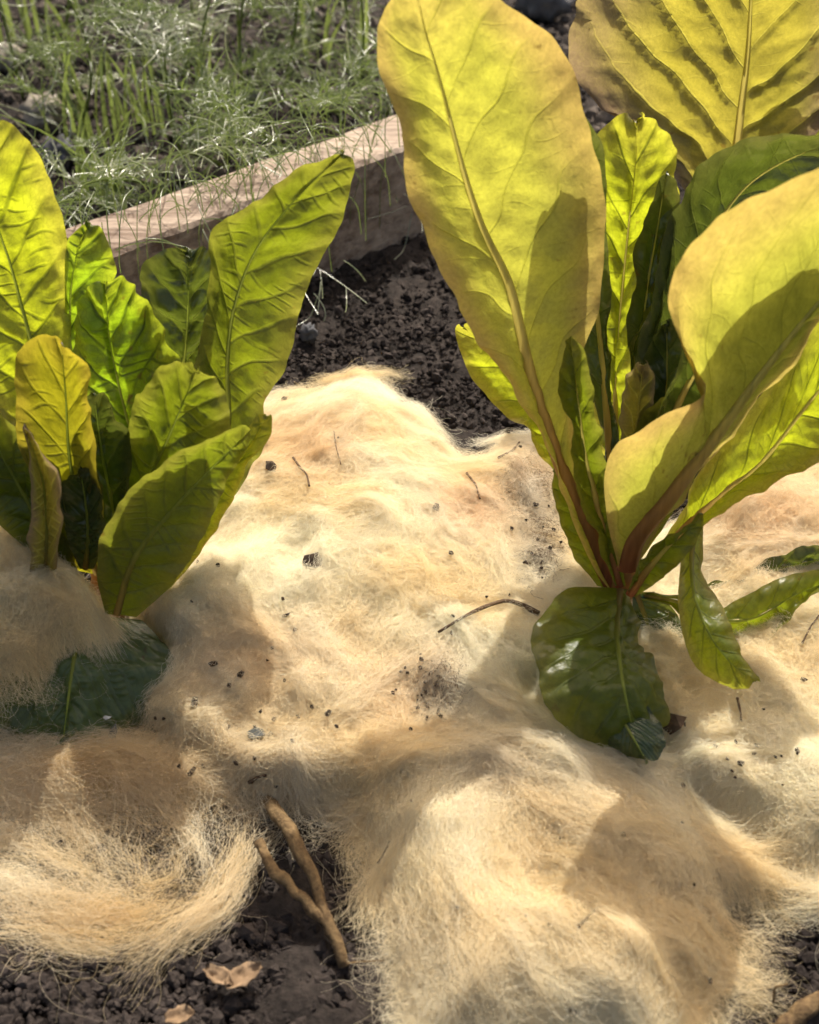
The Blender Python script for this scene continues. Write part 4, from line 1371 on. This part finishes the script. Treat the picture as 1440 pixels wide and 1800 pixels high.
branch('dark_twig', [(wpath([(770, 1128), (815, 1100), (850, 1083), (888, 1070), (915, 1078), (945, 1095)], .006), .0006, .0013, 'stalk')],
       TWIG, 'long thin dark root arching over the wool beside the drooping leaf', 'twig', sides=7)
for pts, r, lab in [
    ([(517, 818), (528, 834), (541, 848), (545, 868)], .0007, 'short curved dark twig on the back of the wool mound'),
    ([(820, 845), (836, 865), (843, 890)], .0007, 'short dark twig in the wool left of the yellow lettuce stem'),
    ([(875, 818), (900, 805), (912, 790)], .0007, 'small dark twig at the wool edge beside the yellow lettuce'),
    ([(1013, 1642), (1030, 1626), (1046, 1608)], .0006, 'straight dark twig on the front wool tuft'),
    ([(1292, 1240), (1297, 1262), (1299, 1280)], .0006, 'upright reddish twig on the wool below the bent leaf'),
    ([(440, 1388), (455, 1379), (470, 1376)], .0009, 'black twig at the wool edge just above the forked root'),
    ([(1405, 1145), (1420, 1115), (1435, 1095)], .0005, 'thin hair-like twig on the wool at the far right'),
    ([(665, 1530), (675, 1515), (686, 1490)], .0006, 'reddish splinter on the left rim of the front wool tuft'),
    ([(588, 772), (592, 800), (600, 830)], .0004, 'faint fine twig on top of the wool mound'),
]:
    branch('short_twig', [(wpath(pts, .005), r, r * .7, 'stalk')], TWIG, lab, 'twig', group='twigs caught in the wool', sides=6)

HAIR = thread_mat('brown_root_hair', (0.10, 0.058, 0.03), (0.12, 0.07, 0.03), gl=0.03)
for px, py, rx, ry, nn_, lab in [(930, 850, 45, 40, 260, 'upper brown tangle of root hairs in the wool beside the yellow lettuce'),
                                 (952, 965, 38, 70, 420, 'dark brown tangle of root hairs at the yellow lettuce base'),
                                 (765, 1215, 42, 42, 200, 'small brown tangle of root hairs in the middle of the wool mound'),
                                 (890, 1380, 60, 50, 200, 'dirty brown patch of hairs at the top of the front wool tuft')]:
    r_ = np.random.default_rng(int(px))
    c_ = wool_z(float(px), float(py))
    root = empty('root_tangle', c_)
    tag(root, lab, 'root hairs', 'root hairs caught in the wool')
    a_, b_ = r_.normal(0, .5, nn_), r_.normal(0, .5, nn_)
    st_ = at_z(px + rx * a_, py + ry * b_, c_[2])
    P_ = np.zeros((nn_, 9, 3))
    x_, y_, th_ = st_[:, 0].copy(), st_[:, 1].copy(), r_.uniform(0, 6.28, nn_)
    kp_ = r_.normal(0, .4, nn_)
    up_ = r_.uniform(.0025, .0065, nn_)
    for k in range(9):
        P_[:, k] = np.stack([x_, y_, samp(H, x_, y_) + up_ + r_.normal(0, .0004, nn_)], -1)
        th_ = th_ + kp_ + r_.normal(0, .35, nn_)
        x_ = x_ + np.cos(th_) * .0016
        y_ = y_ + np.sin(th_) * .0016
    o = curves_obj('hairs', P_, np.full((nn_, 9), .00007) * r_.uniform(.6, 1.5, nn_)[:, None], HAIR, root)
    o['kind'] = 'stuff'

# ------------------------------------------------------------------ specks on the wool
SPECK = rock_mesh(6, 15, 1)


def bit(name, px, py, wpx, hpx, mat, label, cat, group=None, lift=0.0042, rot=0.0):
    p = wool_z(float(px), float(py)) + np.array([0, 0, lift])
    s = np.linalg.norm(p - CAM) / F
    v, f = SPECK[random.randrange(len(SPECK))]
    v = v / np.abs(v).max(0) * np.array([wpx * s / 2, hpx * s / 1.5, min(wpx, hpx) * s / 2.4])
    c, q = math.cos(rot), math.sin(rot)
    v = v @ np.array([[c, q, 0], [-q, c, 0], [0, 0, 1]])
    o = mesh_obj(name, v + p, f, mat, smooth_=False, origin=p)
    return tag(o, label, cat, group)


bit('bark_fragment', 552, 998, 48, 28, CRUMB, 'largest black bark fragment, on top of the wool mound', 'bark')
bit('bark_fragment', 478, 832, 20, 20, CRUMB, 'dark brown bark fragment beside the front leaf tip of the left lettuce', 'bark')
bit('grey_flake', 452, 1299, 30, 22, GREYBIT, 'grey stony flake on the wool above the forked root', 'flake', rot=0.6)
bit('grey_flake', 201, 1300, 18, 30, GREYBIT, 'grey flake at the rim of the ochre wool tuft', 'flake')
bit('pale_flake', 196, 1284, 16, 8, WHITEBIT, 'tiny white flake resting on top of the grey flake', 'flake', lift=.009)
bit('bark_curl', 1180, 1278, 46, 44, TWIG, 'dark curled bark piece beside the drooping leaf tip', 'bark')
for px, py, a, b in [(505, 1092, 18, 8), (521, 1118, 11, 10), (378, 1178, 16, 10), (426, 1196, 10, 14), (345, 1246, 12, 18), (579, 1264, 9, 14), (478, 1302, 12, 9),
                     (340, 1367, 9, 16), (360, 1357, 8, 7), (418, 1351, 10, 9), (450, 1343, 9, 9), (445, 1383, 12, 10), (893, 770, 8, 7), (767, 903, 12, 14), (900, 940, 8, 8),
                     (1093, 1478, 9, 8), (1113, 1632, 8, 9), (1198, 1391, 7, 8), (1411, 1206, 14, 7), (1300, 1352, 14, 9), (1005, 1788, 14, 9), (405, 1288, 7, 7), (317, 1358, 8, 7),
                     (480, 1150, 6, 6), (405, 1216, 8, 8), (500, 712, 14, 9), (1322, 1335, 9, 6), (1256, 1322, 10, 6), (1397, 1330, 9, 8), (1275, 1345, 7, 6), (855, 1060, 6, 6),
                     (740, 1185, 9, 7), (756, 1195, 8, 9), (748, 1210, 7, 6), (770, 1200, 8, 7), (735, 1255, 9, 7), (752, 1250, 8, 11), (770, 1262, 6, 14), (742, 1232, 7, 6),
                     (925, 925, 7, 8), (935, 985, 8, 9), (950, 1010, 8, 8), (920, 1000, 6, 7), (944, 960, 7, 8), (965, 975, 9, 9)]:
    bit('soil_crumb', px, py, a, b, CRUMB, 'tiny dark soil crumb caught in the cream wool', 'crumb', 'soil crumbs caught in the wool', rot=random.uniform(-.8, .8))


rs_ = random.Random(5)
for _ in range(70):
    px, py = rs_.choice([(rs_.uniform(330, 900), rs_.uniform(780, 1320)), (rs_.gauss(440, 70), rs_.gauss(1290, 60)), (rs_.gauss(760, 40), rs_.gauss(1220, 40)), (rs_.gauss(945, 25), rs_.gauss(930, 70)),
                         (rs_.gauss(1320, 70), rs_.gauss(1330, 30)), (rs_.uniform(720, 1250), rs_.uniform(1400, 1750))])
    bit('soil_crumb', px, py, rs_.uniform(4, 9), rs_.uniform(4, 9), CRUMB, 'tiny dark soil crumb caught in the cream wool', 'crumb', 'soil crumbs caught in the wool', rot=rs_.uniform(-.8, .8), lift=.0052)


def flake(px, py, L, Wd, rot, label, z=0.006, mat=CHIP, curl=0.0016):
    c = at_z(float(px), float(py), z)
    nu_, nv_ = 7, 12
    V = []
    for top in (1, 0):
        for i in range(nv_):
            t_ = i / (nv_ - 1)
            for j in range(nu_):
                s_ = j / (nu_ - 1) * 2 - 1
                wd = Wd * math.sin(math.pi * (0.08 + 0.86 * t_)) ** 0.8 * (1 + 0.35 * float(perlin(t_ * 5 + px, s_ * 1.5, 3)))
                x = (t_ - .5) * L
                y = s_ * wd / 2 + 0.15 * Wd * math.sin(t_ * 3)
                zz = 0.0016 * float(perlin(t_ * 4 + px, s_ * 2, 8)) + curl * (s_ ** 2) + curl * (2 * t_ - 1) ** 2 + (0.0006 if top else 0)
                V.append((c[0] + x * math.cos(rot) - y * math.sin(rot), c[1] + x * math.sin(rot) + y * math.cos(rot), c[2] + zz))
    f = grid_faces(nv_, nu_)
    n0 = nv_ * nu_
    fs = f.tolist() + (f[:, ::-1] + n0).tolist()
    rim = [j for j in range(nu_)] + [i * nu_ + nu_ - 1 for i in range(1, nv_)] + [(nv_ - 1) * nu_ + j for j in range(nu_ - 2, -1, -1)] + [i * nu_ for i in range(nv_ - 2, 0, -1)]
    for a, b in zip(rim, rim[1:] + rim[:1]):
        fs.append((a, a + n0, b + n0, b))
    o = mesh_obj('dry_leaf_flake', V, fs, mat, origin=c)
    tag(o, label, 'dry leaf', 'dry leaf flakes on the soil')


flake(430, 1722, .014, .0075, .55, 'larger tan dry leaf flake on the dark soil at the bottom')
flake(385, 1722, .012, .006, -.5, 'smaller tan dry leaf flake next to the larger one on dark soil')
flake(318, 1792, .010, .006, .2, 'tan dry flake on the dark soil at the bottom edge of the photo')

# ------------------------------------------------------------------ stones at the back left
ST = rock_mesh(6, 25, 3)


def stone(px, py, wpx, hpx, mat, label, z=0.0):
    p = at_z(float(px), float(py), z)
    s = np.linalg.norm(p - CAM) / F
    v, f = ST[random.randrange(len(ST))]
    v = v / np.abs(v).max(0) * np.array([wpx * s / 2, wpx * s / 2.3, hpx * s / 2.0])
    o = mesh_obj('stone', v + p + np.array([0, 0, hpx * s / 3]), f, mat, origin=p)
    tag(o, label, 'stone', 'stones behind the board')


stone(88, 225, 90, 70, STONE, 'largest pale tan stone at the back left', 0)
stone(112, 290, 75, 60, DARKSTONE, 'blue grey stone in front of the pale tan one')
stone(545, 45, 55, 40, STONE, 'pale stone among the dill near the top')
stone(640, 130, 45, 40, STONE, 'pinkish stone beside the tall yellow leaf, behind the board')
stone(20, 120, 80, 50, STONE, 'flat tan stone at the top left corner')
stone(455, 190, 50, 40, DARKSTONE, 'dark stone in the dill shade behind the board')
stone(950, 30, 110, 80, DARKSTONE, 'grey boulder between the tall leaf and the bronzed leaf')
stone(545, 600, 40, 45, DARKSTONE, 'rounded blue grey pebble at the back rim of the wool')
stone(300, 130, 50, 30, STONE, 'small pale stone behind the grass blades')

# ------------------------------------------------------------------ dill
def dill(px, py, height, seed, label, lean=(0, 0), nf=9, scale=1.0, mat=None):
    r = np.random.default_rng(seed)
    b = at_z(float(px), float(py), 0.0)
    root = empty('dill_plant', b)
    tag(root, label, 'dill plant', 'feathery dill plants behind the board')
    t = np.linspace(0, 1, 14)
    bend = r.normal(0, 0.012, 2)
    path = np.stack([b[0] + lean[0] * t ** 1.5 + bend[0] * np.sin(t * 3), b[1] + lean[1] * t ** 1.5 + bend[1] * np.sin(t * 4), height * t - 0.004], -1)
    v, f = tube(path, np.linspace(.0016, .0006, 14) * scale, 7)
    mesh_obj('stem', v, f, GRASS, root)
    for k in range(nf):
        s = 0.12 + 0.85 * (k + r.random() * .6) / nf
        p0 = np.array([np.interp(s, t, path[:, i]) for i in range(3)])
        az = r.uniform(0, 2 * np.pi)
        el = r.uniform(0.25, 1.1)
        L = r.uniform(.06, .13) * scale
        d = np.array([math.cos(az) * math.cos(el), math.sin(az) * math.cos(el), math.sin(el)])
        u = np.linspace(0, 1, 14)
        sag = r.uniform(.2, .6)
        rach = p0 + d * (L * u)[:, None] + np.array([0, 0, -1]) * (sag * L * u ** 2)[:, None]
        th = []
        K = 7
        strands = [np.stack([np.interp(np.linspace(0, 1, K), u, rach[:, i]) for i in range(3)], -1)]
        side = np.cross(d, [0, 0, 1.0])
        side /= np.linalg.norm(side) + 1e-9
        for q in range(9):
            s2 = 0.18 + 0.8 * q / 9
            pq = np.array([np.interp(s2, u, rach[:, i]) for i in range(3)])
            for sg in (-1, 1):
                bl = L * 0.34 * (1.1 - s2 * .6) * r.uniform(.7, 1.2)
                bd = d * 0.6 + side * sg * 0.8 + r.normal(0, .22, 3)
                bd /= np.linalg.norm(bd)
                w_ = np.linspace(0, 1, K)[:, None]
                brn = pq + bd * bl * w_ + np.array([0, 0, -0.25 * bl]) * w_ ** 2
                strands.append(brn)
                for z in range(3):
                    i0 = 1 + z * 2
                    td = bd + r.normal(0, .65, 3)
                    td /= np.linalg.norm(td)
                    tl = bl * r.uniform(.35, .7)
                    cv = r.normal(0, .35, 3)
                    strands.append(brn[i0] + td * tl * w_ + cv * tl * w_ ** 2)
        S_ = np.array(strands)
        R_ = np.full((len(S_), K), .00036 * scale) * np.linspace(1.1, .6, K)[None, :] * r.uniform(.7, 1.25, len(S_))[:, None]
        o = curves_obj('frond', S_, R_, (DILLPALE if r.random() < .3 else DILL), root)
    return root


dl = ['at the left edge, above the pale tan stone', 'rising left of the grass blades', 'left of the middle, near the top',
      'in the middle of the dill row', 'near the top, above the board middle', 'beside the tall yellow leaf near the top',
      'right behind the right end of the board', 'farthest back near the top edge', 'low beside the right end of the board',
      'close behind the left end of the board', 'close behind the board, second from its left end', 'close behind the board at its middle', 'close behind the board right of its middle', 'close behind the board near the tall yellow leaf',
      'tall, at the back left corner', 'tall, at the top edge behind the grass', 'tall, left of the farthest one', 'tall, at the top edge near the yellow leaf', 'tall, rising among the grass blades',
      'low in front of the middle dark stone', 'low and close to the board, left of its middle', 'between the two left grass tufts']
for i, (px, py, h, lx, ly) in enumerate([(40, 170, .14, .0, -.02), (130, 240, .13, .02, -.03), (320, 130, .16, .0, -.04), (440, 215, .15, .02, -.05),
                                         (500, 150, .16, .02, -.04), (620, 110, .16, -.01, -.03), (620, 200, .13, .01, -.06), (420, 60, .18, .0, -.02), (670, 250, .10, .03, -.09),
                                         (200, 372, .09, .01, -.17), (300, 335, .095, -.01, -.19), (400, 295, .095, .0, -.20), (500, 255, .10, .01, -.22), (600, 210, .10, .0, -.24),
                                         (110, 70, .20, .02, -.05), (250, 50, .21, .0, -.06), (360, 45, .20, -.01, -.06), (560, 60, .21, .01, -.05), (260, 190, .18, .02, -.05), (400, 235, .15, .02, -.06), (330, 300, .12, .01, -.07), (180, 150, .16, .01, -.03)]):
    dill(px, py, h, 200 + i, 'feathery dill plant ' + dl[i], (lx, ly), nf=5, scale=1.0)

def strands(n, seed):
    r = np.random.default_rng(seed)
    K = 9
    b = at_z(r.uniform(0, 680, n), r.uniform(-20, 330, n), 0.0)
    b[:, 2] = r.uniform(.01, .13, n)
    th = r.uniform(0, 6.28, n)
    el = r.normal(0, .5, n)
    ln = r.uniform(.03, .09, n)
    k1 = r.normal(0, .35, n)
    k2 = r.normal(0, .2, n)
    P = np.zeros((n, K, 3))
    p = b.copy()
    for k in range(K):
        P[:, k] = p
        p = p + (ln / K)[:, None] * np.stack([np.cos(th) * np.cos(el), np.sin(th) * np.cos(el), np.sin(el)], -1)
        th = th + k1
        el = el + k2
    P[:, :, 2] = np.maximum(P[:, :, 2], .004)
    o = curves_obj('dry_strands', P, np.full((n, K), .00042) * r.uniform(.6, 1.3, n)[:, None], DILLPALE)
    tag(o, 'pale curling dry strands tangled through the dill behind the board', kind='stuff')


strands(170, 5)


def hanging(n, seed):
    """fine drooping dill threads in front of and over the board"""
    r = np.random.default_rng(seed)
    K = 10
    u = r.uniform(0, 1, n)
    a, b = at_z(175.0, 455.0, 0.07), at_z(690.0, 262.0, 0.07)
    p = a + (b - a) * u[:, None]
    p[:, 1] += r.uniform(-.035, .06, n)
    p[:, 2] = r.uniform(.07, .13, n)
    ln = r.uniform(.04, .10, n)
    th = r.uniform(0, 6.28, n)
    el = r.normal(-.2, .5, n)
    P = np.zeros((n, K, 3))
    for k in range(K):
        P[:, k] = p
        p = p + (ln / K)[:, None] * np.stack([np.cos(th) * np.cos(el), np.sin(th) * np.cos(el), np.sin(el)], -1)
        el = np.clip(el - np.abs(r.normal(.18, .1, n)), -1.5, 1.5)
        th = th + r.normal(0, .1, n)
    P[:, :, 2] = np.maximum(P[:, :, 2], .004)
    o = curves_obj('hanging_dill_threads', P, np.full((n, K), .00028) * r.uniform(.6, 1.3, n)[:, None], DILL)
    tag(o, 'fine green dill threads hanging over the timber board', kind='stuff')


hanging(170, 15)

# one sprig on the soil in front of the board
def sprig(px, py, seed, label):
    r = np.random.default_rng(seed)
    b = at_z(float(px), float(py), 0.01)
    root = empty('dill_sprig', b)
    tag(root, label, 'dill sprig', 'fallen dill sprigs in front of the board')
    K = 6
    st = []
    for i in range(9):
        p0 = b + np.array([r.normal(0, .010), r.normal(0, .012), r.uniform(0, .03)])
        d = np.array([r.normal(.4, .6), r.normal(-.5, .5), r.normal(-.3, .3)])
        d /= np.linalg.norm(d)
        w_ = np.linspace(0, 1, K)[:, None]
        q = p0 + d * r.uniform(.02, .05) * w_ + r.normal(0, .006, 3) * w_ ** 2
        q[:, 2] = np.maximum(q[:, 2], .003)
        st.append(q)
    S_ = np.array(st)
    curves_obj('frond', S_, np.full((len(S_), K), .00026), DILLPALE, root)


sprig(640, 330, 1, 'loose pale dill sprig hanging at the right end of the board')
sprig(700, 400, 2, 'loose dill sprig on dark soil beside the tall yellow leaf')
sprig(560, 520, 3, 'thin dill sprig on dark soil right of the leaning leaf')

# ------------------------------------------------------------------ grass tufts
def grass_tuft(px, py, n, h, label, seed, spread=.02):
    r = np.random.default_rng(seed)
    b = at_z(float(px), float(py), 0.0)
    root = empty('grass_tuft', b)
    tag(root, label, 'grass tuft', 'grass tufts behind the board')
    for i in range(n):
        p = b + np.array([r.normal(0, spread), r.normal(0, spread * .7), -.003])
        t = np.linspace(0, 1, 9)
        hh = h * r.uniform(.6, 1.15)
        dx, dy = r.normal(0, .25, 2) * hh
        c = np.stack([p[0] + dx * t ** 2, p[1] + dy * t ** 2, p[2] + hh * t * (1 - .12 * t)], -1)
        wd = .0018 * r.uniform(.7, 1.4) * (1 - t ** 2.2) + .0002
        a = r.uniform(0, np.pi)
        sx = np.array([math.cos(a), math.sin(a) * .4, 0])
        V = np.concatenate([c - sx * wd[:, None], c + np.array([0, .0006, 0]), c + sx * wd[:, None]])
        f = []
        for k in range(8):
            f += [(k, k + 1, 9 + k + 1, 9 + k), (9 + k, 9 + k + 1, 18 + k + 1, 18 + k)]
        mesh_obj('blade', V, f, GRASS, root)


grass_tuft(185, 360, 16, .10, 'green grass tuft beside the left end of the board', 1, .012)
grass_tuft(150, 250, 12, .11, 'green grass tuft right of the blue grey stone', 2, .015)
grass_tuft(250, 230, 14, .10, 'green grass tuft among the dill left of the middle', 3, .016)
grass_tuft(400, 200, 10, .09, 'green grass tuft behind the middle of the board', 4, .02)
grass_tuft(60, 80, 14, .12, 'green grass tuft at the top left corner', 5, .03)
grass_tuft(590, 110, 10, .10, 'green grass tuft behind the board beside the tall leaf', 6, .02)
